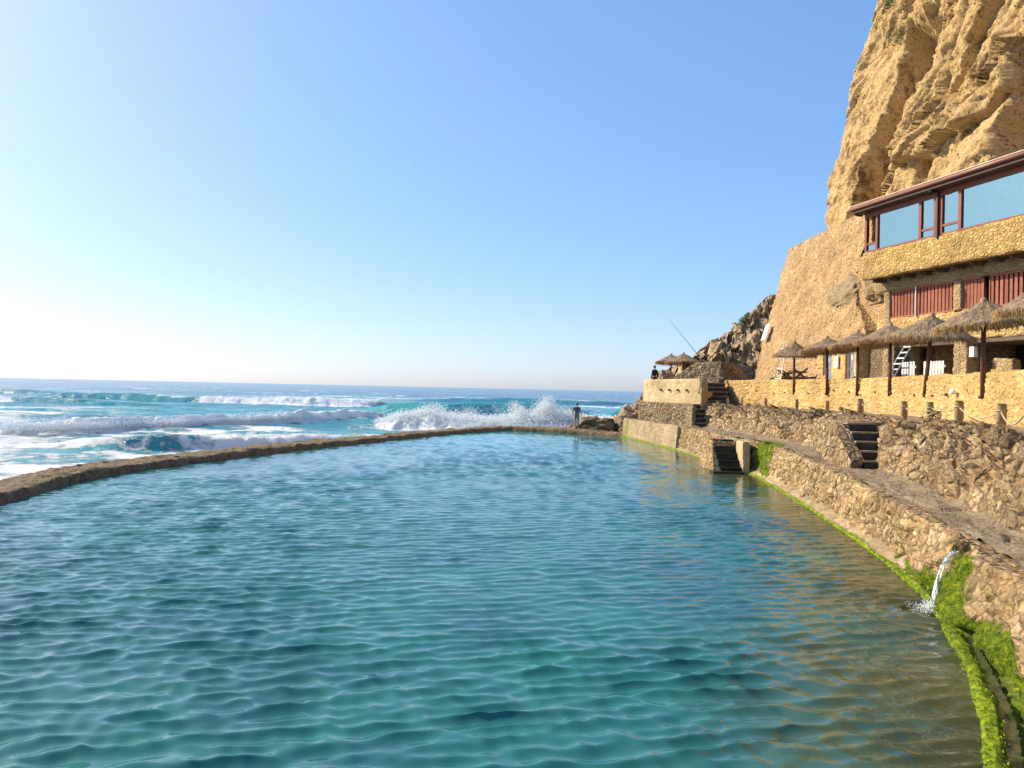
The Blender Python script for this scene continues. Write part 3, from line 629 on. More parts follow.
# ------------------------------------------------------------------ pool water
poly = np.concatenate([W+nW*.25, spline(POOLR, 300)+np.array([.30, 0]), np.array([[-3., 2.2], [-8., 6.], [-10.3, 10.6]])])
def inside(p, poly):
    x, y = p[:, 0], p[:, 1]; r = np.zeros(len(x), bool); a = poly; b = np.roll(poly, -1, 0)
    for (x1, y1), (x2, y2) in zip(a, b):
        if y1 == y2: continue
        c = ((y1 > y) != (y2 > y)); r ^= c & (x < (x2-x1)*(y-y1)/(y2-y1)+x1)
    return r
th = np.radians(np.arange(-54, 48.01, .14)); rr = 3.5*np.exp(np.arange(0, math.log(64/3.5), .0034))
RR, TH = np.meshgrid(rr, th, indexing='ij'); X = RR*np.sin(TH); Y = RR*np.cos(TH)
dx = X*0; dy = X*0; hh = X*0
rs = np.random.default_rng(3)
def waves(n, lmin, lmax, slope, spread, mean, seed, skew=1.0):
    r = np.random.default_rng(seed); out = []
    for k in range(n):
        l = lmin*(lmax/lmin)**r.random(); a = mean+r.normal(0, spread); out.append((2*math.pi/l, a, r.random()*6.28, slope/math.sqrt(n)*math.sqrt(2)*l/(2*math.pi)))
    return out
for kk, a, ph, am in waves(34, .21, .48, .19, .28, R_(100), 1)+waves(14, .16, .30, .075, .5, R_(80), 2)+waves(10, .20, .5, .07, .35, R_(30), 6)+waves(6, .9, 2.4, .02, .5, R_(80), 5):
    att = sst(1.8, 3.6, (2*math.pi/kk)/(RR*.0030)); cx, cy = math.cos(a), math.sin(a)
    arg = kk*(X*cx+Y*cy)+ph+.9*vnoise(X*.22, Y*.22, 0, int(ph*100)); c, s_ = np.cos(arg), np.sin(arg)
    hh += am*c*att; dx -= .95*am*cx*s_*att; dy -= .95*am*cy*s_*att
patch = .55+.65*sst(-.7, .7, fbm(X*.13, Y*.13, 0, 3, 71))
Rl = spline(POOLR, 300)[::-1]; xr = np.interp(Y, Rl[:, 1], Rl[:, 0]); dr = xr-X
calm = .55+.45*sst(0, 3, dr); hh *= patch*calm; dx *= patch*calm; dy *= patch*calm
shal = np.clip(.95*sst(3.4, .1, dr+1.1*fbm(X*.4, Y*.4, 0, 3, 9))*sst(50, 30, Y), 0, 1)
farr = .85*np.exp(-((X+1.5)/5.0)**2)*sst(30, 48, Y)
tip = np.exp(-((X-6.02)**2+(Y-11.15)**2)/.5)
hh += tip*.03*np.sin(np.sqrt((X-6.02)**2+(Y-11.15)**2)*22)
P = np.dstack([X+dx, Y+dy, hh])
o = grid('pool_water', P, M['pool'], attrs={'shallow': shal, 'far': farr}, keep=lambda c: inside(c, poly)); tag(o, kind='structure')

# ------------------------------------------------------------------ sea
th = np.radians(np.arange(-72, 30.01, .135))
rr = np.concatenate([16*np.exp(np.arange(0, math.log(40/16), .008)), 40*np.exp(np.arange(0.004, math.log(150/40), .0034)), 150*np.exp(np.arange(.01, math.log(14000/150), .013))])
RR, TH = np.meshgrid(rr, th, indexing='ij'); X = RR*np.sin(TH); Y = RR*np.cos(TH)
hh = X*0; SEA = -.75
for kk, a, ph, am in waves(16, 9, 34, .035, .35, R_(97), 11)+waves(24, 2.2, 8, .075, .6, R_(95), 12)+waves(20, .7, 2.2, .06, .8, R_(92), 13):
    att = sst(2.2, 5, (2*math.pi/kk)/(RR*np.where(RR < 150, .004, .013))); hh += am*np.cos(kk*(X*math.cos(a)+Y*math.sin(a))+ph)*att
hh *= sst(12, 60, Y)*.75+.25
foam = X*0; tint = sst(420, 60, Y)*.9
def breaker(xs, ys, As, fs, wf=.9, wb=3.2, seed=0, lump=.5):
    """a swell crest along (xs, ys), height As, foaming where fs > 0"""
    m = (X > xs[0]-2) & (X < xs[-1]+2) & (Y > min(ys)-8) & (Y < max(ys)+4*wb+3)
    x, y = X[m], Y[m]; cl = bool(max(fs) > .45)
    yc = np.interp(x, xs, ys)+1.0*vnoise(x*.10, 0, 0, seed)+(.30*vnoise(x*.8, 0, 0, seed+4) if cl else 0); A_ = np.interp(x, xs, As); f_ = np.interp(x, xs, fs)
    A_ = A_*(1+.22*vnoise(x*.11, 0, 0, seed+7)+.10*f_*vnoise(x*.6, 0, 0, seed+8))
    d = y-yc; g = np.exp(-(d/np.where(d < 0, wf, wb))**2)
    w = [.4*vnoise(x*.7+k*7, y*.7, 0, seed+30+k) for k in range(2)]
    b = [np.abs(vnoise(x*q+w[0]*q, y*q+w[1]*q, 0, seed+2+k)) for k, q in enumerate((.8, 1.7, 3.6))]
    bil = .50*(1-b[0])+.32*(1-b[1])+.18*(1-b[2])
    body = np.exp(-(d/np.where(d < 0, wf*1.9, wb*.6))**2)
    rag = .5*fbm(x*1.1, y*1.4, 0, 5, seed+12)
    hh[m] += A_*g+f_*body*lump*(bil-.62)*1.5*np.minimum(A_, 2)
    fo = np.maximum(f_*np.clip(body*1.7+rag*np.minimum(f_*1.2, 1), 0, 1)*np.clip(body*6, 0, 1), .60*f_*np.exp(-(d/np.where(d < 0, 4.2, 1.5))**2))
    foam[m] = np.maximum(foam[m], fo); tint[m] = np.maximum(tint[m], g*.95)
breaker([-70, -40, -34, -30, -27, -21.8, -16, -12], [50, 52, 54, 58, 66, 79, 86, 92], [.9, .9, .95, .95, .95, 1.0, .8, 0], [1, 1, 1, 1, 1, 1, .9, 0], 1.0, 2.6, 1, .5)
breaker([-13.5, -11, -8, -3, 0, 2.5, 4.5, 8, 12, 18], [75, 73.5, 73, 71, 71, 71.5, 72, 74, 79, 88], [.2, .7, 1.15, .8, .85, 1.1, 1.15, .9, .85, .4], [.4, .9, 1, .9, .95, 1, 1, .95, .8, .4], 1.1, 3.0, 2, .55)
breaker([-5, -1, 2, 4, 6, 9], [74.5, 74, 73.5, 73.5, 74, 76], [0, .4, .6, .6, .3, 0], [.3, 1, 1, 1, 1, .2], .9, 1.6, 22, .9)
breaker([-88, -84, -70, -60, -54, -40, -26, -22], [138, 140, 141, 140, 141, 139, 140, 143], [0, 1.0, 1.3, 1.1, 1.2, 1.35, 1.1, 0], [0, 0, .0, .15, .75, .9, .8, .1], 1.7, 4.5, 3, .45)
breaker([-27, -23, -20, -17, -14, -11, -9], [42.6, 43, 43.4, 45.5, 48.5, 52, 55], [0, .6, .85, .75, .6, .4, 0], [.5, .2, .1, .6, .9, .9, .6], .85, 2.0, 4, .5)
breaker([-42, -36, -30, -25], [44, 44.5, 45, 46], [0, .45, .5, 0], [.5, .9, .9, .3], .8, 1.6, 14, .6)
breaker([-24, -16, -8, 0, 8, 14], [104, 101, 99, 100, 103, 108], [0, 1.5, 1.7, 1.7, 1.3, 0], [0, .0, .25, .0, 0, 0], 2.2, 5, 5, .3)
breaker([8, 13, 18, 24, 34], [96, 95, 94, 97, 105], [0, 1.3, 1.9, 1.6, 0], [0, .1, .25, .1, 0], 1.8, 4, 6, .3)
breaker([-190, -160, -130, -100], [190, 188, 190, 195], [0, 1.3, 1.3, 0], [0, .5, .5, 0], 2.2, 6, 7, .5)
breaker([-30, -10, 20, 44], [205, 200, 204, 215], [0, 1.3, 1.3, 0], [0, .2, .35, 0], 2.4, 6, 8, .4)
breaker([-120, -95, -70, -50], [118, 116, 118, 122], [0, .8, .8, 0], [.4, .5, .3, 0], 1.8, 5, 9, .4)
# drifting surf foam
pat = fbm(X*.30, Y*.42, 0, 5, 201, .6); pat2 = 1-np.abs(fbm(X*.20, Y*.30, 0, 5, 205, .6))*1.6
zone = sst(-6, -16, X+.22*(Y-45))*sst(76, 58, Y)*.86+sst(-30, -60, X)*sst(128, 80, Y)*.8
zone = np.maximum(zone, .62*sst(70, 66, Y)*sst(-18, -8, X)); zone = np.maximum(zone, .38*sst(-20, -60, X)*sst(150, 100, Y))
ff = np.clip(zone*(.70+.45*pat2*.6+.42*pat), 0, 1)
foam = np.maximum(foam, ff*.92)
wc = sst(.72, .95, fbm(X*.05, Y*.14, 0, 4, 301)+.25*fbm(X*.3, Y*.6, 0, 3, 302))*sst(80, 120, Y)*sst(900, 300, Y); foam = np.maximum(foam, wc*.7)
patchy = fbm(X*.018, Y*.03, 0, 3, 401); tint = np.clip(tint*(.78+.35*patchy), 0, 1); tint = np.maximum(tint, .8*zone)
P = np.dstack([X, Y, SEA+hh])
o = grid('sea', P, M['sea'], attrs={'foam': foam, 'tint': tint}); tag(o, kind='structure')

# spray thrown up by the breaker
V = []; F = []
def blob(c, s):
    k = len(V); a = random.uniform(0, 6.28); ca, sa = math.cos(a)*s, math.sin(a)*s
    V.extend([(c[0]+ca, c[1]+sa, c[2]), (c[0]-sa, c[1]+ca, c[2]), (c[0]-ca, c[1]-sa, c[2]), (c[0]+sa, c[1]-ca, c[2]), (c[0], c[1], c[2]+s), (c[0], c[1], c[2]-s)])
    F.extend([(k, k+1, k+4), (k+1, k+2, k+4), (k+2, k+3, k+4), (k+3, k, k+4), (k+1, k, k+5), (k+2, k+1, k+5), (k+3, k+2, k+5), (k, k+3, k+5)])
def plume(cx, cy, w, z0, top, n, smin=.02, smax=.09, lean=0.0):
    for _ in range(n):
        t = random.random()**1.7; h = z0+(top-z0)*t*random.uniform(.6, 1)
        x = cx+random.gauss(0, w*(1-.45*t))+lean*t; blob((x, cy+random.gauss(0, .5), h), smin+(smax-smin)*random.random()**2*(1.2-t))
plume(3.0, 71.6, .75, .3, 2.7, 5200, lean=.3); plume(1.4, 71.6, .7, .3, 2.1, 2200, lean=-1.2); plume(4.6, 72, .8, .3, 1.7, 1800, lean=.4); plume(-.3, 71.6, .7, .5, 1.9, 500, .015, .05, -1.5)
plume(5.5, 72.3, 1.3, .3, 1.35, 1200); plume(-7.8, 73, .9, .6, 1.75, 1300, lean=.4); plume(-10, 73, .9, .3, 1.1, 600); plume(-4.5, 72, 1.2, .5, 1.6, 900, .015, .06, .8)
def crest_spray(n, xs, ys, As, x0, x1, s1=.06, back=.9, sc=1.0):
    for k in range(n):
        x = random.uniform(x0, x1); A = float(np.interp(x, xs, As))
        blob((x+random.gauss(0, .2), float(np.interp(x, xs, ys))+random.gauss(0, back), -.75+A*random.uniform(.35, 1.03)+abs(random.gauss(0, .07*sc))), random.uniform(.010, s1))
crest_spray(9000, [-34, -30, -27, -21.8, -16, -12], [54, 58, 66, 79, 86, 92], [.95, .95, .95, 1.0, .8, 0], -36, -12.5, .045)
crest_spray(9000, [-34, -30, -27, -21.8, -16, -12], [53.3, 57.3, 65.3, 78.3, 85.3, 91.3], [.6, .6, .6, .65, .5, 0], -36, -12.5, .07, .5, 1.0)
crest_spray(2600, [-60, -54, -40, -26], [140, 141, 139, 140], [1.1, 1.2, 1.35, 1.1], -55, -25, .11, 1.2, 1.6)
crest_spray(3000, [-17, -14, -11, -9], [45.5, 48.5, 52, 55], [.75, .6, .4, .1], -17, -9, .035, .6, .7)
for k in range(1200):
    x = random.uniform(-6, 14); blob((x, 68.5+random.gauss(0, 1.2), -.3+abs(random.gauss(0, .25))), random.uniform(.015, .06))
for k in range(16000):
    x = random.uniform(-13, 15); y = float(np.interp(x, [-13.5, -11, -8, -3, 0, 2.5, 4.5, 8, 12, 18], [75, 73.5, 73, 71, 71, 71.5, 72, 74, 79, 88])); A = float(np.interp(x, [-13.5, -11, -8, -3, 0, 2.5, 4.5, 8, 12, 18], [.25, .95, 1.45, 1.05, 1.15, 1.45, 1.5, 1.15, 1.0, .5]))
    blob((x+random.gauss(0, .2), y+random.gauss(0, .9), -.75+A*random.uniform(.5, 1.05)+abs(random.gauss(0, .16))), random.uniform(.012, .07))
me = bpy.data.meshes.new('sea_spray'); me.from_pydata(V, [], F); me.update()
tag(link('sea_spray', me, M['foam']), 'white spray thrown up along the breaking wave', 'spray', kind='stuff')

# ------------------------------------------------------------------ cliff
ny, nz = 470, 380
zs = np.linspace(2.5, 43, nz)
yend = np.interp(zs, [2, 14.5, 15.3, 17.1, 19.5, 21.1, 22.9, 25, 27.2, 28.4, 29.2, 29.9, 30.3, 31.5, 32.8, 34, 43], [57, 56.6, 56.7, 58.2, 58.8, 57.6, 57.3, 57.9, 58.6, 58.2, 58.0, 58.9, 57.6, 57.6, 57.9, 57.0, 55])
q = np.linspace(0, 1, ny)
Yg = yend[:, None]*(1-q)[None, :]+17.0*q[None, :]; Zg = np.repeat(zs[:, None], ny, 1)
Xg = 22.8+.2*(Zg-15)
wob = .5*vnoise(Yg*.0, Zg*.5, 0, 3)+.25*vnoise(Yg*0, Zg*1.6, 0, 5)
def step(e, depth, run, sharp=.22):
    d = e-Yg; return depth*sst(0, sharp, d)*(1-sst(0, run, d-sharp)*1.0)
e1 = np.interp(Zg, [14, 15.3, 21, 23.4, 26.3, 30], [53.2, 53, 51.7, 51.0, 50.7, 50.2])+.25*wob
Xg = Xg+step(e1, 2.5, 5.5)*sst(28.0, 25.6, Zg)
e2 = np.interp(Zg, [12, 14.8, 19.6, 24], [36.8, 37.1, 37.8, 38.2])+wob*.5
Xg = Xg+step(e2, 2.4, 9.0)*sst(22.5, 19.8, Zg)
e3 = np.interp(Zg, [12, 30], [44.9, 46.2])+wob*.4
Xg = Xg+step(e3, .8, 3.0)*sst(17.3, 16.9, Zg)
# slanting strata
cc = Yg+1.04*Zg+1.6*fbm(Yg*.15, Zg*.15, 0, 3, 21); aa = Yg-Zg*.9
for fr, dep, sd in ((.23, .95, 1), (.47, .40, 2), (1.0, .15, 3)):
    ph = cc*fr+.9*vnoise(cc*fr*.6, aa*.10, 0, sd); fc = ph-np.floor(ph); cell = _h(np.floor(ph), np.floor(aa*.06+sd), np.zeros_like(ph), sd+40)
    saw = fc**1.2*sst(1, .93, fc)
    Xg = Xg+dep*saw*(.25+cell*.9)*sst(15.5, 18.5, Zg-.12*(Yg-44))*(.45+.55*sst(-.4, .4, vnoise(aa*.12, cc*.1, 0, sd+9)))*(1-.93*sst(3.2, 1.0, e1-Yg)*sst(28, 25, Zg))
# overhanging slab
sl = sst(46.9, 46.2, Yg)*sst(38.7, 39.8, Yg)
zb = 17.1+.3*vnoise(Yg*.7, 0, 0, 4)+.02*(46-Yg); Xg = Xg-1.0*sl*sst(zb-.10, zb+.03, Zg)*sst(zb+2.2, zb+.7, Zg)
w1, w2, cid = worley(Yg*.42+Zg*.2, Zg*.5-Yg*.25, 0, 61); 
w1, w2, cid = worley(Yg*1.2, Zg*1.4, 0, 65); Xg = Xg+.08*(cid-.5)+.04*np.minimum(w2-w1, .2)/.2
Xg = Xg+.32*fbm(Yg*.16, Zg*.16, 0, 3, 71)+.15*fbm(cc*.5, aa*.25, 0, 5, 75, .55)+.05*fbm(Yg*3, Zg*3, 0, 3, 79)
Xg = Xg+5.0*sst(12.2, 11.2, Zg)*sst(46, 43, Yg)
fw = .4+.6*sst(15, 19, Zg); fw = fw*(1-.6*sst(1.5, -1, e1-Yg))
qa, qc = (Yg*.70-Zg*.70)+.5*fbm(Yg*.5, Zg*.5, 0, 3, 85), (Yg*.70+Zg*.70)+.5*fbm(Yg*.5, Zg*.5, 0, 3, 87)
Xg = Xg+fw*(.75*facet(qc*.45, qa*.16, 0, 91, .9, .9)+.26*facet(qc*1.3, qa*.6, 0, 95, 1, .8)+.10*facet(qc*3.2, qa*1.9, 0, 99, 1, .8))
# knob and ledges at the silhouette
Xg = Xg+.2*sst(57.0, 58, Yg)
tail = [(.25, 1.2), (.6, 2.6), (.4, 5.0), (-.5, 9.0)]
cols = [np.stack([Xg[:, :1]+dx_, Yg[:, :1]+dy_, Zg[:, :1]], -1) for dy_, dx_ in tail[::-1]]
P = np.concatenate([*cols, np.stack([Xg, Yg, Zg], -1)], 1)
o = grid('cliff', P, M['cliff'], flip=False); tag(o, kind='structure')

# headland of dark natural rock beyond
xs = np.linspace(11, 30, 230); ys = np.linspace(55, 74, 150)
X, Y = np.meshgrid(xs, ys, indexing='ij')
hx = np.interp(X, [11, 13, 14.2, 15.5, 16.3, 17.5, 18.25, 19.4, 20.6, 24, 30], [2.4, 4.2, 5.0, 5.5, 6.0, 6.7, 7.7, 9.0, 9.9, 12, 14])
front = sst(55.0, 61.0, Y-3.6*sst(15.2, 17.6, X)+.5*fbm(X*.5, Y*.5, 0, 3, 3))
w1, w2, cid = worley(X*.75, Y*.6, 0, 81); v1, v2, vc = worley(X*1.9, Y*1.6, 0, 83)
Z = 2.5+(hx-2.5)*(.42*sst(0, .5, front)+.58*front**1.3)+.8*facet(X*.75, Y*.6, 0, 81, 1, .7)+.3*fbm(X*.6, Y*.6, 0, 4, 5)+.45*facet(X*1.7, Y*1.5, 0, 83, 1, .7)
Z = np.where(Y > 67, Z-(Y-67)*.5, Z)
Xd = X+.35*fbm(X*.9, Y*.9, Z*.5, 3, 12); Yd = Y+.9*facet(X*.9, Z*.9, Y*.3, 87, 1, .7)+.4*facet(X*2.2, Z*2.4, Y*.5, 88, 1, .7)
o = grid('headland_rock', np.dstack([Xd, Yd, Z]), M['headland']); tag(o, kind='structure')

# ------------------------------------------------------------------ retaining wall with two doors
rw = empty('retaining_wall', (18.1, 52, 3.5), 0, 'tall leaning retaining wall of tan masonry below the cliff', 'wall')
zs = np.linspace(2.6, 14.65, 130); q = np.linspace(0, 1, 260)
y0 = np.interp(zs, [2.6, 4.3, 9.7, 14.65], [58.5, 58.9, 60.3, 61.4])
Yg = y0[:, None]*(1-q)+36*q; Zg = np.repeat(zs[:, None], 260, 1)
Xg = 18.1+.33*(Zg-3.7)
fold = sst(57.2, 58.6, Yg-.15*(Zg-4)); Xg = Xg+.16*fold
w1, w2, cid = worley(Yg*2.8, Zg*3.2, 0, 3); dd = .06*np.minimum(w2-w1, .3)/.3+.09*(cid-.5)+.08*fbm(Yg*.4, Zg*.4, 0, 3, 5)
Xg = Xg-dd
P = np.stack([Xg, Yg, Zg], -1)
a0 = P[:, :1].copy(); a0[..., 0] += 5; a0[..., 1] += 1.2
P = np.concatenate([a0, P], 1)
tp = P[-1:].copy(); tp[..., 0] += 3; P = np.concatenate([P, tp])-np.array(rw.location)
def kr(c):
    y = c[:, 1]+52; z = c[:, 2]+3.5
    return y > np.interp(z, [2.6, 6.7, 8.6, 9.2, 10.3, 10.35, 15], [40.2, 41.7, 44.3, 44.6, 44.6, 45.6, 46.4])
grid('battered_face', P, M['retain'], rw, keep=kr)
em = MB(); ez = [3.0, 6.7, 8.6, 9.2, 10.3, 12, 14.6]; ey = [40.3, 41.7, 44.3, 44.6, 44.6, 45.7, 46.4]
for k in range(6):
    a_ = [(18.1+.33*(ez[k+e]-3.7)-rw.location.x+.03+o_, ey[k+e]-52+.06, ez[k+e]-3.5) for e in (0, 1) for o_ in (0, 2.4)]
    em.add(a_, [(0, 1, 3, 2)])
em.build('end_face', M['retain'], rw)
rough_box('recess_wall', 19.9-18.1, 21.5-18.1, 36-52, 44.6-52, 0, 7.6, M['retain'], .05, .18, rw, 3)
rough_box('dark_wall', 18.15-18.1, 19.5-18.1, 36.6-52, 39.2-52, 0, 2.75, M['darkrub'], .04, .1, rw, 4)
MB().bar((.05, 58.6-52, .05), (3.3, 58.7-52, .05), .3, .3).build('footing', M['retain'], rw)
boulder('rock_outcrop', (20.35, 46.4, 9.1), (.75, 2.7, 1.15), M['outcrop'], 31, 'grey brown natural rock bulging from the tan retaining wall', amp=.28)
boulder('rock_outcrop', (20.55, 41.6, 8.8), (1.0, 2.7, 1.0), M['outcrop'], 37, 'grey rock shelf squeezed between retaining wall and the restaurant', amp=.28)
# low washroom block with two doors
hut = empty('washroom_block', (17.98, 42.9, ZT), math.atan2(-7.2, -.85)+math.pi/2+math.pi, 'low ochre stone block with two grey doors behind the parasols', 'building')
# local axes: x along the front towards the camera is found from the two plan points
A2, B2 = Vector((18.4, 46.5, 0)), Vector((17.55, 39.3, 0)); ud = (B2-A2).normalized()
hut.location = (A2.x, A2.y, ZT-.3); hut.rotation_euler = (0, 0, math.atan2(ud.y, ud.x))
Lh = (B2-A2).length
d1, d2 = (1.25, 3.0), (5.45, 6.9)   # door intervals along the front
rough_box('wall', 0, d1[0], .0, 1.6, 0, 2.65, M['yellow'], .03, .1, hut, 1)
rough_box('wall', d1[1], d2[0], .0, 1.6, 0, 2.65, M['yellow'], .03, .1, hut, 2)
rough_box('wall', d2[1], Lh, .0, 1.6, 0, 2.65, M['yellow'], .03, .1, hut, 3)
for d in (d1, d2):
    rough_box('lintel', d[0]-.01, d[1]+.01, .02, 1.6, 2.33, 2.63, M['yellow'], .02, .1, hut, 4)
    dr_ = MB().b2(d[0]+.50, d[1]-.08, .10, .15, 0, 2.3).b2(d[0]+.62, d[1]-.2, .085, .11, .2, 1.0).b2(d[0]+.62, d[1]-.2, .085, .11, 1.15, 2.1).build('door', M['door'], hut)
    f_ = MB(); f_.b2(d[0], d[0]+.50, .06, .32, 0, 2.33); f_.b2(d[1]-.08, d[1], .06, .32, 0, 2.33); f_.b2(d[0]+.5, d[1]-.08, .06, .32, 2.3, 2.34); f_.build('door_frame', M['frame'], hut)
    MB().b2(d[0]+.68, d[0]+.72, .03, .09, 1.05, 1.2).build('handle', M['metal'], dr_)
    MB().b2(d[0]+.85, d[0]+1.0, .06, .084, 1.6, 1.85).build('sign_plate', M['white'], dr_)
wl = MB(); wl.b2(0, Lh, -.06, 1.7, 2.66, 2.78); wl.build('roof', M['retain'], hut, bevel=.02)
def hloc(s, t, z): return Vector((A2.x, A2.y, ZT-.3))+ud*s+Vector((-ud.y, ud.x, 0))*t+Vector((0, 0, z))
bx = empty('meter_box', hloc(4.25, -.05, 1.55), hut.rotation_euler[2], 'small white meter box on the ochre wall between the two grey doors', 'box')
MB().b2(-.28, .28, -.09, .0, -.32, .32).build('case', M['white'], bx, bevel=.02); MB().b2(-.19, .19, -.105, -.092, -.2, .22).build('cover', M['metal'], bx)

# ------------------------------------------------------------------ restaurant
ub = Vector((.248, -.969, 0)).normalized(); nb = Vector((-ub.y, ub.x, 0))
bd_ = empty('restaurant', (17.0, 37.6, 0), math.atan2(ub.y, ub.x), 'stone clad cliffside restaurant with long red framed windows and overhanging upper floor', 'building')
def wl_(s, t, z): return Vector((17.0, 37.6, 0))+ub*s+nb*t+Vector((0, 0, z))
LEN = 13.5
rough_box('stone_band', 0, LEN, 0, .35, 8.76, 10.06, M['amber'], .035, .1, bd_, 2)
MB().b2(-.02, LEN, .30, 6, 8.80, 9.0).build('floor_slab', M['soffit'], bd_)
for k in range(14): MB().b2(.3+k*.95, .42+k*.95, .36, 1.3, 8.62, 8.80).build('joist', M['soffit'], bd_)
rough_box('side_wall', -.02, .3, .36, 5, 8.9, 12.0, M['amber'], .03, .12, bd_, 3)
# window band: frame posts, panes
zb0, zt0 = 10.07, 11.78
posts = [(.06, .20), (.80, .95), (3.52, 3.68), (4.38, 4.62), (4.68, 4.86), (5.70, 5.86), (9.6, 9.78), (10.6, 10.75), (13.3, 13.5)]
fr = MB()
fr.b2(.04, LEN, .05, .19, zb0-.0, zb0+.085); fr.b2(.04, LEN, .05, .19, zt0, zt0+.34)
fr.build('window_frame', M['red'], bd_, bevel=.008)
for a, b in posts: MB().b2(a, b, .04, .20, zb0+.086, zt0-.001).build('mullion', M['red'], bd_, bevel=.008)
MB().b2(4.60, 4.70, -.06, .03, zb0-.1, zt0+.3).build('downpipe', M['roof'], bd_)
panes = [(.20, .80, 1), (.95, 3.52, 0), (3.68, 4.38, 1), (4.86, 5.70, 1), (5.86, 9.6, 0), (9.78, 10.6, 1), (10.75, 13.3, 0)]
for a, b, tr in panes:
    w = MB()
    if tr:
        MB().b2(a, b, .06, .18, zb0+.36, zb0+.46).build('transom', M['red'], bd_)
        MB().b2(a, b, .11, .125, zb0+.086, zb0+.36).build('pane', M['glass'], bd_)
        if a > .3: MB().b2(a, b, .11, .125, zb0+.46, zt0).build('pane', M['glass'], bd_)
    else: MB().b2(a, b, .11, .125, zb0+.086, zt0).build('pane', M['glass'], bd_)
# inside of the dining room
MB().b2(.3, LEN, 3.6, 3.75, 9.0, 12.1).build('room_back_wall', M['inner'], bd_)
MB().b2(1.5, 3.2, .7, .76, 9.0, 11.15).build('room_partition', M['white'], bd_); MB().b2(7.0, 9.4, 1.6, 1.7, 9.0, 10.9).build('room_partition', M['white'], bd_)
# roof
rf = MB(); rf.add([(-.22, -.46, 12.10), (LEN+.2, -.46, 12.10), (LEN+.2, 6.0, 13.2), (-.22, 6.0, 13.2), (-.22, -.46, 12.30), (LEN+.2, -.46, 12.30), (LEN+.2, 6.0, 13.4), (-.22, 6.0, 13.4)],
    [(0, 3, 2, 1), (4, 5, 6, 7), (0, 1, 5, 4), (2, 3, 7, 6), (1, 2, 6, 5), (3, 0, 4, 7)])
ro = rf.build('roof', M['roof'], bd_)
MB().b2(-.2, LEN+.2, -.40, .22, 12.0, 12.1).build('eave_board', M['roof'], bd_)  # dark brown paints the under-eave shade onto the board
MB().b2(-.2, LEN+.2, -.46, -.40, 12.02, 12.1).build('fascia', M['roof'], bd_)  # eave shade put into the colour here as well
MB().tube([(-.26, -.54, 12.23), (LEN+.2, -.54, 12.23)], .085, 10).build('gutter', M['gutter'], ro, True)
MB().b2(-.24, LEN+.2, -.60, -.44, 12.32, 12.36).build('drip_edge', M['palewood'], ro)
MB().tube([(-.2, -.5, 12.2), (-.14, -.3, 11.95), (.02, -.05, 11.9)], .05, 8).build('gutter_elbow', M['roof'], ro, True)
MB().box((4.65, -.28, 11.98), (.18, .3, .14)).build('bracket', M['dark'], bd_)
# lower storey
T1 = 1.0
rough_box('lintel_wall', -.1, LEN, T1, T1+.35, 8.20, 8.79, M['pillar'], .03, .1, bd_, 5)
rough_box('stone_wall', -.1, LEN, T1, T1+.35, 5.62, 6.86, M['yellow'], .035, .1, bd_, 6)
rough_box('pillar', .36, .74, T1-.03, T1+.4, 3.6, 8.19, M['pillar'], .03, .08, bd_, 7)
rough_box('pillar', 4.62, 5.0, T1-.05, T1+.35, 6.87, 8.19, M['pillar'], .03, .07, bd_, 8)
rough_box('pillar', 4.66, 5.36, T1-.04, T1+.6, 3.6, 5.61, M['pillar'], .05, .08, bd_, 9)
rough_box('pillar', 9.6, 10.3, T1-.04, T1+.6, 3.6, 5.61, M['pillar'], .05, .1, bd_, 10)
rough_box('pillar', 1.4, 1.75, T1+.5, T1+.9, 3.6, 5.61, M['pillar'], .04, .08, bd_, 11)
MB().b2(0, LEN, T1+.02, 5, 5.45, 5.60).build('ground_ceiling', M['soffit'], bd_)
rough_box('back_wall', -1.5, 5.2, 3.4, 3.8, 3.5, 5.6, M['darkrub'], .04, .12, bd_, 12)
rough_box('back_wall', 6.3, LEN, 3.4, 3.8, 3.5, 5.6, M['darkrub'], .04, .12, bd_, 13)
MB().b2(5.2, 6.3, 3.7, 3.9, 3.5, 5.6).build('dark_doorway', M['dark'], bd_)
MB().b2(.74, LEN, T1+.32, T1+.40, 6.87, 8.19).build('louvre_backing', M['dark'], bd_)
def louvre(a, b, n):
    MB().b2(a, b, T1+.0, T1+.14, 6.87, 6.93).build('louvre_rail', M['slat'], bd_); MB().b2(a, b, T1+.0, T1+.14, 8.13, 8.19).build('louvre_rail', M['slat'], bd_)
    for k in range(n):
        s = a+.04+(b-a-.08)*k/(n-1)
        MB().box((s, T1+.09, 7.53), (.115+random.uniform(-.01, .01), .045, 1.2), Matrix.Rotation(R_(random.uniform(8, 22)), 3, 'Z')).build('louvre_slat', M['slat'], bd_)
louvre(.80, 4.58, 19); louvre(5.05, 6.02, 6); louvre(6.42, 9.6, 15)
MB().b2(6.05, 6.09, T1+.02, T1+.1, 6.93, 8.13).b2(6.36, 6.40, T1+.02, T1+.1, 6.93, 8.13).build('louvre_frame', M['slat'], bd_)
MB().tube([(2.45, T1-.06, 6.8), (2.45, T1-.06, 8.2)], .035, 8).build('conduit', M['metal'], bd_)
rough_box('low_wall', 6.0, 7.0, T1+.6, T1+1.0, 3.6, 4.75, M['pillar'], .07, .09, bd_, 14)
MB().b2(0, 14, 4.0, 6.5, 5.6, 9.0).build('core', M['soffit'], bd_)

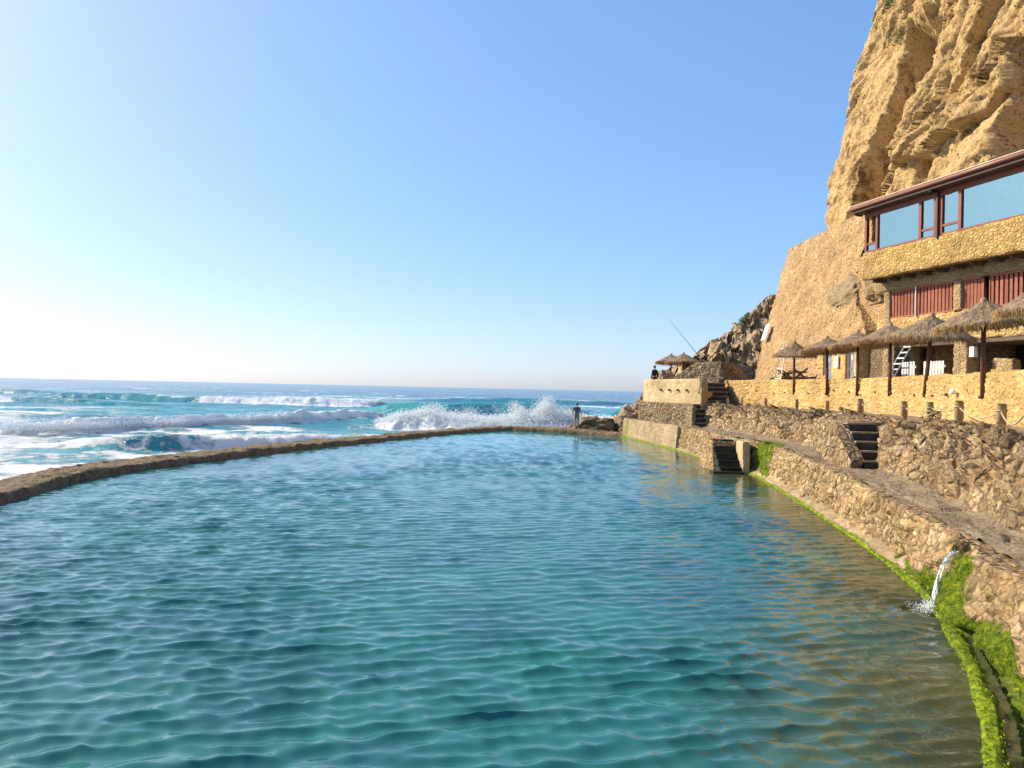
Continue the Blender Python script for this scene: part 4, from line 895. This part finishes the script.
# lantern, fences, ladders, tables, sign
ln = empty('wall_lantern', wl_(5.55, T1+.1, 5.2), bd_.rotation_euler[2], 'small white lantern hanging by the stone pillar near the black doorway', 'lantern')
MB().box((0, 0, -.12), (.26, .22, .46), taper=.85).build('glass_body', M['white'], ln, bevel=.02); MB().box((0, 0, .16), (.32, .28, .06), taper=.6).build('cap', M['dark'], ln); MB().tube([(0, 0, .18), (0, 0, .36)], .02, 6).build('hanger', M['dark'], ln)
def picket(s0, s1, t, label, group):
    e = empty('picket_fence', wl_(s0, t, 3.7), bd_.rotation_euler[2], label, 'fence', group); n = int((s1-s0)/.17)
    for k in range(n): MB().b2(k*.17, k*.17+.115, 0, .03, .05, 1.02+.03*random.random()).build('picket', M['white'], e)
    MB().b2(0, n*.17, .03, .06, .25, .35).b2(0, n*.17, .03, .06, .75, .85).build('rail', M['white'], e)
picket(1.75, 2.75, T1-.15, 'short white picket panel beside the leaning ladder', 'white picket panels')
picket(3.1, 4.4, T1-.15, 'longer white picket panel next to the thick stone pillar', 'white picket panels')
def ladder(base, top, w, side, label, rungs=7, mat='white', legs=False):
    b, t = Vector(base), Vector(top); sd = Vector(side).normalized()*w/2
    e = empty('ladder', b, 0, label, 'ladder'); z = Vector((0, 0, 0))
    for s in (-1, 1): MB().bar(sd*s, t-b+sd*s*.8, .07, .05).build('rail', M[mat], e)
    for k in range(rungs):
        f = (k+.6)/rungs; c = (t-b)*f; MB().bar(c-sd*(1-.2*f), c+sd*(1-.2*f), .05, .06).build('rung', M[mat], e)
    return e
ladder(wl_(1.45, T1-.75, 3.7), wl_(2.05, T1-.05, 5.55), .55, ub, 'white wooden ladder leaning on the restaurant pillar beside the picket fence')
ladder((16.15, 47.0, 3.7), (16.55, 46.9, 6.15), .68, (.25, -1.0, 0), 'tall white ladder standing beside the picnic tables', 4)
def picnic(c, rz, label):
    e = empty('picnic_table', c, rz, label, 'table', 'picnic tables below the retaining wall')
    MB().b2(-.9, .9, -.38, .38, .70, .75).build('tabletop', M['brownwood'], e)
    for s in (-1, 1): MB().b2(-.9, .9, s*.75-.14, s*.75+.14, .42, .46).build('bench', M['brownwood'], e)
    for x in (-.65, .65):
        MB().bar((x, -.75, 0), (x, .4, .95), .07, .09).build('leg', M['brownwood'], e); MB().bar((x+.08, .75, 0), (x+.08, -.4, .95), .07, .09).build('leg', M['brownwood'], e)
        MB().bar((x+.04, -.85, .40), (x+.04, .85, .40), .06, .08).build('crossbar', M['brownwood'], e)
picnic((17.3, 48.6, ZT), R_(80), 'brown wooden picnic table with crossed legs beyond the white ladder')
picnic((16.9, 45.2, ZT), R_(70), 'brown wooden picnic table with crossed legs under the farthest parasol on the parapet')
pl = empty('notice_plate', (19.28, 58.4, 7.8), 0, 'white rectangular notice plate fixed high on the tan retaining wall', 'sign')
MB().box((-.12, 0, 0), (.05, .95, 1.3), Matrix.Rotation(R_(18), 3, 'Y') @ Matrix.Rotation(R_(-6), 3, 'X')).build('plate', M['white'], pl, bevel=.01)
MB().box((-.165, .03, .1), (.02, .5, .06), Matrix.Rotation(R_(18), 3, 'Y') @ Matrix.Rotation(R_(-6), 3, 'X')).build('plate_mark', M['metal'], pl)

# ------------------------------------------------------------------ thatched parasols
def make_parasol(seed, r=1.32, h=.72):
    rnd = random.Random(seed)
    e = empty('thatched_parasol', (0, 0, 0))
    n, m_ = 72, 12; V = np.zeros((m_+4, n, 3)); a = np.linspace(0, 2*math.pi, n, endpoint=False)
    for i in range(m_):
        t = i/(m_-1); rad = .05+(r-.05)*t; z = h*(1-t)**1.12
        jag = .05*fbm(a*6, t*4, 0, 2, seed)+.03*math.sin(i*3.1)
        V[i] = np.stack([np.cos(a)*(rad+jag*t), np.sin(a)*(rad+jag*t), z+.03*vnoise(a*9, t*8, 0, seed)+a*0], 1)
    for k, (rad, z) in enumerate([(r*1.0, -.10), (r*.97, -.12), (r*.55, .16), (.06, h-.12)]):
        V[m_+k] = np.stack([np.cos(a)*rad, np.sin(a)*rad, z+(.03*vnoise(a*20, 0, 0, seed+k) if k < 2 else 0*a)], 1)
    grid('canopy', V, M['thatch'], e, close_j=True, flip=True)
    fv = []; ff = []
    def straw(x, y, z, dx, dy, dz, w):
        s = Vector((-y, x, 0)).normalized()*w; k = len(fv); b = Vector((x, y, z)); t = b+Vector((dx, dy, dz)); d = Vector((x, y, 0)).normalized()*w*.8
        fv.extend([b-s, b+s, b+d, t-s*.4, t+s*.4, t+d*.4]); ff.extend([(k, k+1, k+4, k+3), (k+1, k+2, k+5, k+4), (k+2, k, k+3, k+5)])
    for k in range(720):
        an = rnd.uniform(0, 6.283); rad = r*rnd.uniform(.94, 1.03); l = rnd.uniform(.12, .30)
        straw(math.cos(an)*rad, math.sin(an)*rad, rnd.uniform(-.06, .05), math.cos(an)*l*.25+rnd.gauss(0, .02), math.sin(an)*l*.25+rnd.gauss(0, .02), -l*.85, rnd.uniform(.006, .014))
    me = bpy.data.meshes.new('fringe'); me.from_pydata([tuple(v) for v in fv], [], ff); me.update(); link('fringe', me, M['fringe'], e)
    fv = []; ff = []
    for k in range(800):
        an = rnd.uniform(0, 6.283); t = rnd.random()**.6; rad = .08+(r-.1)*t; z = h*(1-t)**1.12+.015; l = rnd.uniform(.15, .35)
        straw(math.cos(an)*rad, math.sin(an)*rad, z+.01, math.cos(an)*l*.85, math.sin(an)*l*.85, -l*h/r*.8, rnd.uniform(.005, .011))
    me = bpy.data.meshes.new('straw'); me.from_pydata([tuple(v) for v in fv], [], ff); me.update(); link('straw', me, M['thatch'], e)
    MB().tube([(0, 0, h-.12), (0, 0, h+.08), (0, 0, h+.13)], [.10, .085, .03], 10).build('cap', M['thatch'], e, True)
    for k in range(8):
        an = k*math.pi/4; MB().bar((0, 0, h-.16), (math.cos(an)*r*.95, math.sin(an)*r*.95, -.10), .035, .05).build('rib', M['pole'], e)
    return e
protos = [make_parasol(3), make_parasol(11, 1.36, .70)]
spots = [((14.86, 40.6), 5.22, 3.10, (0, 0), 'farthest thatched parasol on the parapet, beside the picnic tables', 0, .82),
         ((15.22, 37.2), 5.30, 3.10, (0, 0), 'thatched parasol in front of the first grey door of the washroom block', 1, .88),
         ((15.33, 34.2), 5.36, 3.12, (0, 0), 'thatched parasol in front of the second grey door of the washroom block', 0, .90),
         ((15.2, 31.0), 5.36, 3.12, (0, 0), 'thatched parasol in front of the dark pebble wall and leaning ladder', 1, 1.0),
         ((14.80, 27.6), 5.30, 3.12, (.20, .05), 'thatched parasol on a leaning pole in front of the white picket fence', 0, 1.06),
         ((13.95, 22.8), 5.32, 3.10, (.04, 0), 'large thatched parasol below the red louvres on a straight brown pole', 1, 1.02),
         ((13.20, 18.6), 5.42, 3.10, (0, 0), 'nearest thatched parasol cut off at the edge of the view', 0, 1.0)]
used = set()
GP = 'thatched parasols along the parapet'
for (x, y), zr, zb_, lean, lab, pi, sc in spots:
    o = protos[pi] if pi not in used else copy_tree(protos[pi]); used.add(pi)
    nx = np.array(nL[int(np.argmin(np.hypot(L[:, 0]-x, L[:, 1]-y)))])
    o.location = (x+lean[0], y+lean[1], zr); o.rotation_euler = (R_(random.uniform(-6, 6)), R_(random.uniform(-6, 6)), random.uniform(0, 6)); o.scale = (sc, sc*random.uniform(.94, 1.06), sc*random.uniform(.88, 1.08))
    tag(o, lab, 'parasol', GP)
def pole_for(o, bottom):
    Mi = (Matrix.Translation(o.location) @ o.rotation_euler.to_matrix().to_4x4() @ Matrix.Diagonal((*o.scale, 1))).inverted()
    b = Mi @ Vector(bottom); MB().tube([b, b*.5+Vector((.01, 0, .3)), (0, 0, .55)], [.075, .068, .062], 10).build('pole', M['pole'], o, True)
par = [o for o in bpy.data.objects if o.name.startswith('thatched_parasol')]
for (x, y), zr, zb_, lean, lab, pi, sc in spots:
    o = [p for p in par if p['label'] == lab][0]
    pole_for(o, (x, y, zb_))
GB = 'thatched parasols on the bastion'
for (x, y, zr), sc, lab in [((11.55, 52.0, 5.16), .86, 'thatched parasol on the bastion with the rounded cone, closer to the fisherman'), ((11.35, 55.0, 5.25), .82, 'tilted thatched parasol on the bastion, nearer the sea')]:
    c = copy_tree(protos[1]);
    for ch in list(c.children):
        if ch.name.startswith('pole'): bpy.data.objects.remove(ch)
    c.location = (x, y, zr); c.rotation_euler = (0, R_(5 if sc < .85 else 0), random.uniform(0, 6)); c.scale = (sc, sc, sc*.9); tag(c, lab, 'parasol', GB)
    pole_for(c, (x-.05, y, 3.1))
boulder('deck_rock', (10.9, 54.4, 3.5), (.75, .8, 1.1), M['headland'], 43, 'dark rock on the bastion beneath the tilted thatched parasol', amp=.3)
boulder('deck_rock', (12.0, 53.2, 3.6), (.6, .6, 1.5), M['cliff'], 47, 'orange brown upright rock on the bastion beneath the rounded parasol', amp=.25)

# ------------------------------------------------------------------ bollards and ropes
def make_bollard(mat, seed):
    e = empty('wooden_bollard', (0, 0, 0)); r = random.Random(seed)
    MB().tube([(0, 0, -.1), (0, 0, .15), (.005, 0, .56), (.005, 0, .60)], [.115, .112, .108, .095], 14).build('post', mat, e, True)
    MB().tube([(math.cos(a)*.116, math.sin(a)*.116, .43+.01*math.sin(3*a)) for a in [k*math.pi/8 for k in range(17)]], .016, 6, False).build('rope_ring', M['rope'], e, True)
    return e
b0 = make_bollard(M['wood'], 1); b1 = make_bollard(M['palewood'], 2)
bl = [((12.9, 46.0), 0.72, 1, 'bleached pale bollard at the foot of the shaded stairs'), ((13.45, 45.0), .75, 1, 'bleached pale bollard just past the end of the ochre parapet wall'),
      ((13.85, 42.0), .78, 0, 'small wooden bollard below the farthest parasol of the parapet'), ((14.0, 37.8), .8, 0, 'wooden bollard below the parasol at the first grey door'),
      ((14.1, 34.4), .78, 0, 'wooden bollard below the parasol at the second grey door'), ((12.6, 27.8), 1.0, 0, 'thick wooden bollard right above the dark five step stairs'),
      ((12.5, 24.5), .95, 0, 'wooden bollard wound with rope, before the parasol on the leaning pole'), ((12.28, 22.6), .95, 0, 'wooden bollard with a tangle of rope, third from the view edge'),
      ((12.2, 21.0), 1.06, 0, 'wooden bollard below the red louvres, second from the view edge'), ((11.12, 17.5), 1.0, 0, 'nearest wooden bollard, thick and sunlit, by the edge of the rock')]
seen = set(); tops = []
for (x, y), sc, pale, lab in bl:
    src = b1 if pale else b0
    o = src if pale not in seen else copy_tree(src); seen.add(pale)
    o.location = (x, y, ZP); o.rotation_euler = (R_(random.uniform(-3, 3)), R_(random.uniform(-3, 3)), random.uniform(0, 6)); o.scale = (sc*(.95+.1*random.random()),)*2+(sc,)
    tag(o, lab, 'bollard', 'wooden bollards along the promenade'); tops.append(Vector((x, y, ZP+.43*sc)))
def rope(p, q, sag, lab):
    pts = [p.lerp(q, t)+Vector((0, 0, -sag*4*t*(1-t))) for t in [k/14 for k in range(15)]]
    o = MB().tube(pts, .018, 6).build('rope', M['rope'], None, True); tag(o, lab, 'rope', 'ropes between the bollards')
tops.append(Vector((9.3, 14.0, 2.8)))
rl = ['rope from the thick bollard above the stairs to the rope wound bollard', 'sagging rope between the rope wound bollard and the tangled one', 'taut rope from the tangled bollard to the one below the louvres', 'rope between the two bollards nearest the view edge', 'rope running from the nearest bollard out of view']
for k, lab in enumerate(rl): rope(tops[5+k], tops[6+k], .22 if k != 2 else .1, lab)
tg = MB()
for k in range(6):
    r = .12+.02*k; tg.tube([(12.28+math.cos(a)*r+.06, 22.6+math.sin(a)*r*.8-.1, 2.46+.25*abs(math.sin(a*.5+k))) for a in [j*math.pi/9 for j in range(19)]], .016, 5, False)
tag(tg.build('rope_coil', M['rope'], None, True), 'loose tangle of rope lying at the foot of a bollard', 'rope')
sp = empty('spotlight', (float(L[int(np.argmin(abs(L[:, 1]-24.9)))][0])-.15, 24.9, 3.28), 0, 'small white spotlight fixed on the ochre parapet wall', 'light fixture')
MB().tube([(0.05, 0, 0), (-.12, 0, .03)], [.06, .10], 10).build('lamp_head', M['white'], sp, True); MB().box((.1, 0, -.03), (.1, .05, .05)).build('bracket', M['metal'], sp)

# ------------------------------------------------------------------ water spout
pts = []
for k in range(30):
    t = k/29; pts.append((6.76-.60*t**.75, 11.56-.38*t**.8, .80-.10*t-.70*t**2.2))
P = np.zeros((30, 9, 3)); sdv = np.array([.35, .94, 0])
for i, p in enumerate(pts):
    w = .026+.035*i/29
    for j in range(9):
        k = j/8*2-1; P[i, j] = np.array(p)+sdv*k*w*(1+.2*math.sin(i*.9+j))+np.array([-.05*(1-k*k), 0, .02*math.sin(j*2.1+i*.5)])
o = grid('water_spout', P, M['spout']); tag(o, 'thin stream of clear water pouring from the wall hole into the pool', 'waterfall')
V = []; F = []
ex, ey = pts[-1][0], pts[-1][1]
for k in range(520):
    a = random.uniform(0, 6.28); r = abs(random.gauss(0, .17)); blob((ex-.06+math.cos(a)*r*.8, ey+math.sin(a)*r, abs(random.gauss(0, .07))*math.exp(-r*2)+.005), random.uniform(.003, .009))
for k in range(130):
    t = random.random(); p = pts[int(t*29)]; blob((p[0]+random.gauss(-.03, .05*t+.01), p[1]+random.gauss(0, .07*t+.02), p[2]+random.gauss(0, .03)), random.uniform(.003, .010))
me = bpy.data.meshes.new('splash_drops'); me.from_pydata(V, [], F); me.update()
tag(link('splash_drops', me, M['foam']), 'white splash where the stream hits the pool', 'splash', kind='stuff')

# ------------------------------------------------------------------ people
def skin(name, nodes, edges, mat, parent, sub=2, root=0):
    me = bpy.data.meshes.new(name+'_s'); me.from_pydata([n[0] for n in nodes], edges, []); me.update()
    o = bpy.data.objects.new(name+'_s', me); C.objects.link(o)
    m = o.modifiers.new('s', 'SKIN'); m.use_smooth_shade = True
    if not me.skin_vertices: bpy.context.view_layer.update()
    for i, n in enumerate(nodes):
        r = n[1]; me.skin_vertices[0].data[i].radius = r if isinstance(r, tuple) else (r, r)
    me.skin_vertices[0].data[root].use_root = True
    sm = o.modifiers.new('u', 'SUBSURF'); sm.levels = sub; sm.render_levels = sub
    dg = bpy.context.evaluated_depsgraph_get(); dg.update()
    r = bpy.data.meshes.new_from_object(o.evaluated_get(dg)); bpy.data.objects.remove(o); r.name = name
    return r
def join_meshes(name, mes, mat, parent):
    import bmesh
    bm = bmesh.new()
    for m in mes: bm.from_mesh(m)
    me = bpy.data.meshes.new(name); bm.to_mesh(me); bm.free(); me.polygons.foreach_set('use_smooth', [True]*len(me.polygons))
    return link(name, me, mat, parent)
def ball(c, r, sub=3):
    import bmesh
    bm = bmesh.new(); bmesh.ops.create_icosphere(bm, subdivisions=sub, radius=1); 
    for v in bm.verts: v.co = Vector(c)+Vector((v.co.x*r[0], v.co.y*r[1], v.co.z*r[2]))
    me = bpy.data.meshes.new('b'); bm.to_mesh(me); bm.free(); return me
def person(loc, rz, J, label, top, bottom, cap=None, long_legs=False, long_sleeves=False, curl=0.0):
    """J: joint positions in metres; the figure faces local +y"""
    e = empty('person', loc, rz, label, 'person')
    v = lambda k: Vector(J[k])
    nodes = [(v('pelvis'), (.135, .10)), (v('waist'), (.125, .09)), (v('chest'), (.155, .105)), (v('neck0'), (.07, .065)), (v('neck'), (.052, .055)), (v('head0'), (.062, .075)), (v('head'), (.078, .096)), (v('crown'), (.055, .07))]
    edges = [(i, i+1) for i in range(7)]
    for s in 'lr':
        b = len(nodes); nodes += [(v('sh'+s), .062), (v('el'+s), .043), (v('wr'+s), .030), (v('ha'+s), (.040, .022))]; edges += [(2, b), (b, b+1), (b+1, b+2), (b+2, b+3)]
        b = len(nodes); nodes += [(v('hi'+s), .092), (v('kn'+s), .058), (v('an'+s), .038), (v('to'+s), (.042, .03))]; edges += [(0, b), (b, b+1), (b+1, b+2), (b+2, b+3)]
    ms = [skin('body', nodes, edges, None, e)]
    up = (v('head')-v('neck')).normalized(); fw = Vector(J.get('face', (0, 1, 0))).normalized(); sd = fw.cross(up).normalized(); hc = v('head')
    ms += [ball(hc+fw*.100-up*.005, (.014, .02, .022), 2), ball(hc+sd*.078-up*.01, (.012, .022, .03), 2), ball(hc-sd*.078-up*.01, (.012, .022, .03), 2)]
    for s in 'lr':
        h = v('ha'+s); d = (h-v('wr'+s)).normalized(); ac = Vector((1, 0, 0)).cross(d); ac = ac.normalized() if ac.length > .1 else Vector((0, 1, 0)); nrm = d.cross(ac)
        for k, (o_, l) in enumerate([(-.030, .068), (-.010, .078), (.010, .072), (.030, .056)]):
            p0 = h+ac*o_; p1 = p0+d*(.03+l*.4)+nrm*l*.12*(1+curl*3); p2 = p1+d*l*(.45-.35*curl)+nrm*l*(.25+.4*curl)
            ms.append(skin('f', [(p0, .009), (p1, .0085), (p2, .007)], [(0, 1), (1, 2)], None, e, 1))
        p0 = v('wr'+s)*.5+h*.5+ac*-.035; ms.append(skin('f', [(p0, .011), (p0+d*.03-ac*.025, .010), (p0+d*.06-ac*.03+nrm*.02, .008)], [(0, 1), (1, 2)], None, e, 1))
    join_meshes('body', ms, M['skin'], e)
    # eyes, hair
    join_meshes('eyes', [ball(hc+fw*.088+sd*.03+up*.018, (.010, .008, .008), 2), ball(hc+fw*.088-sd*.03+up*.018, (.010, .008, .008), 2)], M['hair'], e)
    hair = [ball(hc-fw*.018+up*.035, (.088, .098, .085), 3)]
    if cap: hair.append(ball(hc+fw*.085+up*.05, (.07, .07, .012), 3))
    join_meshes('cap' if cap else 'hair', hair, M[cap] if cap else M['hair'], e)
    # shirt
    n2 = [(v('pelvis')+Vector((0, 0, .03)), (.150, .115)), (v('waist'), (.145, .11)), (v('chest'), (.172, .122)), (v('neck0')-up*.02, (.085, .08))]; e2 = [(0, 1), (1, 2), (2, 3)]
    for s in 'lr':
        b = len(n2); n2 += [(v('sh'+s), .078)]; e2 += [(2, b)]
        if long_sleeves: n2 += [(v('el'+s), .060), (v('wr'+s), .045)]; e2 += [(b, b+1), (b+1, b+2)]
        else: n2 += [(v('sh'+s).lerp(v('el'+s), .75), .064)]; e2 += [(b, b+1)]
    link('jacket' if long_sleeves else 'shirt', skin('shirt', n2, e2, None, e), M[top], e)
    n3 = [(v('pelvis')+Vector((0, 0, .02)), (.146, .112))]; e3 = []
    for s in 'lr':
        b = len(n3); n3 += [(v('hi'+s), .106), (v('kn'+s) if long_legs else v('hi'+s).lerp(v('kn'+s), .85), .078)]; e3 += [(0, b), (b, b+1)]
        if long_legs: n3 += [(v('an'+s), .058)]; e3 += [(b+1, b+2)]
    link('trousers' if long_legs else 'shorts', skin('legs', n3, e3, None, e), M[bottom], e)
    for s in 'lr':
        a, t = v('an'+s), v('to'+s); link('shoe', skin('shoe', [(a-Vector((0, 0, .03)), (.048, .05)), (a.lerp(t, .5)-Vector((0, 0, .02)), (.048, .038)), (t+(t-a)*.12, (.044, .032))], [(0, 1), (1, 2)], None, e, 1), M['shoe' if not long_sleeves else 'dark'], e)
    return e
STAND = dict(pelvis=(0, 0, .93), waist=(0, .01, 1.08), chest=(0, 0, 1.30), neck0=(0, -.01, 1.45), neck=(0, .0, 1.50), head0=(0, .02, 1.56), head=(0, .02, 1.63), crown=(0, .01, 1.70),
             shl=(-.18, 0, 1.40), ell=(-.25, -.02, 1.13), wrl=(-.27, .05, .90), hal=(-.27, .07, .82), shr=(.18, 0, 1.40), elr=(.26, -.03, 1.13), wrr=(.29, .06, .91), har=(.29, .09, .83),
             hil=(-.09, 0, .88), knl=(-.10, .03, .48), anl=(-.10, 0, .09), tol=(-.12, .15, .05), hir=(.09, 0, .88), knr=(.11, .02, .48), anr=(.12, -.02, .09), tor=(.15, .13, .05))
person((4.62, 54.35, .44), R_(-8), STAND, 'man in dark shirt and shorts standing alone on the far pool wall facing the waves', 'teal', 'short')
person((9.62, 52.0, 3.12), R_(35), STAND, 'person in a dark jacket looking out from the seaward corner of the bastion', 'navy', 'navy', long_legs=True, long_sleeves=True)
SIT = dict(STAND); SIT.update(pelvis=(0, 0, .10), waist=(0, .03, .25), chest=(0, .08, .46), neck0=(0, .11, .60), neck=(0, .12, .65), head0=(0, .15, .70), head=(0, .17, .77), crown=(0, .16, .84),
    shl=(-.18, .08, .55), ell=(-.24, .22, .33), wrl=(-.12, .42, .42), hal=(-.06, .49, .45), shr=(.18, .08, .55), elr=(.25, .20, .32), wrr=(.12, .38, .36), har=(.05, .44, .38),
    hil=(-.09, .04, .09), knl=(-.13, .44, .16), anl=(-.13, .52, -.26), tol=(-.14, .66, -.30), hir=(.09, .04, .09), knr=(.13, .44, .16), anr=(.13, .52, -.26), tor=(.14, .66, -.30))
fl = Vector((14.12, 56.0, 5.22)); fr_ = R_(62)
person(fl, fr_, SIT, 'angler in dark clothes sitting on the rock above the ramp holding the rod', 'navy', 'navy', cap='dark', long_legs=True, long_sleeves=True, curl=.8)
hand = fl+Matrix.Rotation(fr_, 3, 'Z') @ Vector((0, .50, .44))
tip = Vector((11.05, 54.2, 8.08)); dirv = (tip-hand).normalized()
rd = empty('fishing_rod', hand, 0, 'long thin fishing rod raised diagonally against the sky above the bastion', 'fishing rod')
MB().tube([-dirv*.35, dirv*.3, (tip-hand)*.5+Vector((0, 0, .03)), tip-hand], [.024, .022, .016, .008], 8).build('blank', M['rod'], rd, True)
MB().tube([-dirv*.35, dirv*.05], .03, 8).build('handle', M['dark'], rd, True)
MB().tube([dirv*.12+Vector((0, 0, -.04)), dirv*.12+Vector((.08, 0, -.10))], .05, 10).build('reel', M['metal'], rd, True)
boulder('angler_seat_rock', fl+Vector((.1, .1, -.45)), (.75, .75, .62), M['headland'], 53, 'rock outcrop on which the angler sits', amp=.15)

# shrub on the headland
sh = empty('shrub', (19.6, 64.2, 8.75), 0, 'small green shrub growing on top of the dark headland rock', 'shrub')
V = []; F = []; rn = random.Random(5)
for k in range(1600):
    cl = rn.choice([(0, 0, .55, .55), (.45, -.2, .4, .4), (-.4, .1, .35, .42), (.1, .3, .8, .35)])
    d = Vector((rn.gauss(0, 1), rn.gauss(0, 1), rn.gauss(0, 1))).normalized()*cl[3]*rn.random()**.4; p = Vector(cl[:3])+d
    a = Vector((rn.gauss(0, 1), rn.gauss(0, 1), rn.gauss(0, 1))).normalized(); b = a.orthogonal().normalized(); l, w = rn.uniform(.05, .11), .03; i = len(V)
    V += [p-a*l, p+b*w, p+a*l, p-b*w]; F.append((i, i+1, i+2, i+3))
me = bpy.data.meshes.new('foliage'); me.from_pydata([tuple(v) for v in V], [], F); me.update(); link('foliage', me, M['leaf'], sh)
tb = MB()
for k in range(6): tb.tube([(0, 0, -.3), (rn.uniform(-.4, .4), rn.uniform(-.3, .3), rn.uniform(.4, .7))], [.03, .012], 5)
tb.build('stem', M['brownwood'], sh)
for (px_, py_, pz_), lab_, n_ in [((26.15, 54.0, 30.6), 'green plant tuft clinging high near the top edge of the cliff', 420), ((25.3, 51.5, 27.4), 'small green tuft above the big shaded face of the cliff', 260)]:
    cp = empty('cliff_plant', (px_, py_, pz_), 0, lab_, 'plant'); V = []; F = []
    for k in range(n_):
        p = Vector((rn.gauss(-.25, .15), rn.gauss(0, .5), rn.gauss(0, .35))); a = Vector((rn.gauss(0, 1), rn.gauss(0, 1), rn.gauss(0, 1))).normalized(); b = a.orthogonal().normalized(); l = rn.uniform(.05, .14); i = len(V)
        V += [p-a*l, p+b*.035, p+a*l, p-b*.035]; F.append((i, i+1, i+2, i+3))
    me = bpy.data.meshes.new('foliage'); me.from_pydata([tuple(v) for v in V], [], F); me.update(); link('foliage', me, M['leaf'], cp)
    MB().tube([(.3, 0, -.2), (-.25, .1, .1)], [.03, .01], 5).build('stem', M['brownwood'], cp)
# a gull far out
gl = empty('seagull', (-34.0, 260, 77.9), R_(30), 'tiny dark gull gliding high over the sea', 'bird')
link('body', skin('body', [((0, -.22, 0), .03), ((0, -.05, 0), .07), ((0, .12, .01), .06), ((0, .22, .03), .035), ((0, .29, .02), .012)], [(0, 1), (1, 2), (2, 3), (3, 4)], None, gl), M['bird'], gl)
for s in (-1, 1):
    P = np.array([[[s*.04, .12, .02], [s*.04, -.06, .02]], [[s*.3, .17, .12], [s*.3, -.02, .12]], [[s*.62, .05, .07], [s*.62, -.03, .07]]], float)
    V = np.concatenate([P.reshape(-1, 3), P.reshape(-1, 3)-np.array([0, 0, .02])]); Fq = np.array([[0, 1, 3, 2], [2, 3, 5, 4], [6, 8, 9, 7], [8, 10, 11, 9], [0, 2, 8, 6], [2, 4, 10, 8], [1, 7, 9, 3], [3, 9, 11, 5], [4, 5, 11, 10], [0, 6, 7, 1]])
    link('wing', np_mesh('wing', V, Fq, False), M['bird'], gl)

# ------------------------------------------------------------------ light, sky, camera
SUN_EL, PHI = 31, 25                       # the sun stands over the sea: PHI degrees ahead of due left
sv = Vector((-math.cos(R_(PHI))*math.cos(R_(SUN_EL)), math.sin(R_(PHI))*math.cos(R_(SUN_EL)), math.sin(R_(SUN_EL))))
sd_ = bpy.data.lights.new('sun', 'SUN'); sd_.energy = 4.1; sd_.angle = R_(.53); sd_.color = (1.0, .87, .66)
so = bpy.data.objects.new('sun', sd_); C.objects.link(so); so.rotation_euler = sv.to_track_quat('Z', 'Y').to_euler()
w = bpy.data.worlds.new('World'); S.world = w; w.use_nodes = True; nt = w.node_tree
bg = nt.nodes['Background']; sky = nt.nodes.new('ShaderNodeTexSky'); sky.sky_type = 'NISHITA'; sky.sun_disc = False
sky.sun_elevation = R_(SUN_EL); sky.sun_rotation = -R_(90-PHI); sky.air_density = .8; sky.dust_density = 1.2; sky.ozone_density = 6.0; sky.altitude = 0
hs = nt.nodes.new('ShaderNodeHueSaturation'); hs.inputs['Saturation'].default_value = 1.42
wb = nt.nodes.new('ShaderNodeMix'); wb.data_type = 'RGBA'; wb.blend_type = 'MULTIPLY'; wb.inputs[0].default_value = 1.0; wb.inputs[7].default_value = (1.01, 1.0, 1.10, 1)   # white balance
nt.links.new(sky.outputs[0], wb.inputs[6]); gm = nt.nodes.new('ShaderNodeGamma'); gm.inputs[1].default_value = .5   # softer contrast between the sunward and the far sky
nt.links.new(wb.outputs[2], gm.inputs[0]); nt.links.new(gm.outputs[0], hs.inputs['Color']); hs.inputs['Value'].default_value = 1.69; nt.links.new(hs.outputs[0], bg.inputs[0]); bg.inputs[1].default_value = .15
cam = bpy.data.cameras.new('camera'); co = bpy.data.objects.new('camera', cam); C.objects.link(co)
cam.sensor_width = 36; cam.lens = 36*770/1024; cam.clip_end = 30000; cam.clip_start = .1
Mx = Matrix.Rotation(R_(90)+math.atan(4.5/770), 4, 'X') @ Matrix.Rotation(R_(1.253), 4, 'Z')
co.matrix_world = Matrix.Translation((0, 0, 3.1)) @ Mx
S.camera = co
S.view_settings.view_transform = 'Standard'; S.view_settings.look = 'None'; S.view_settings.exposure = 0.90; S.view_settings.gamma = 1.0
S.cycles.use_denoising = True; S.cycles.max_bounces = 6
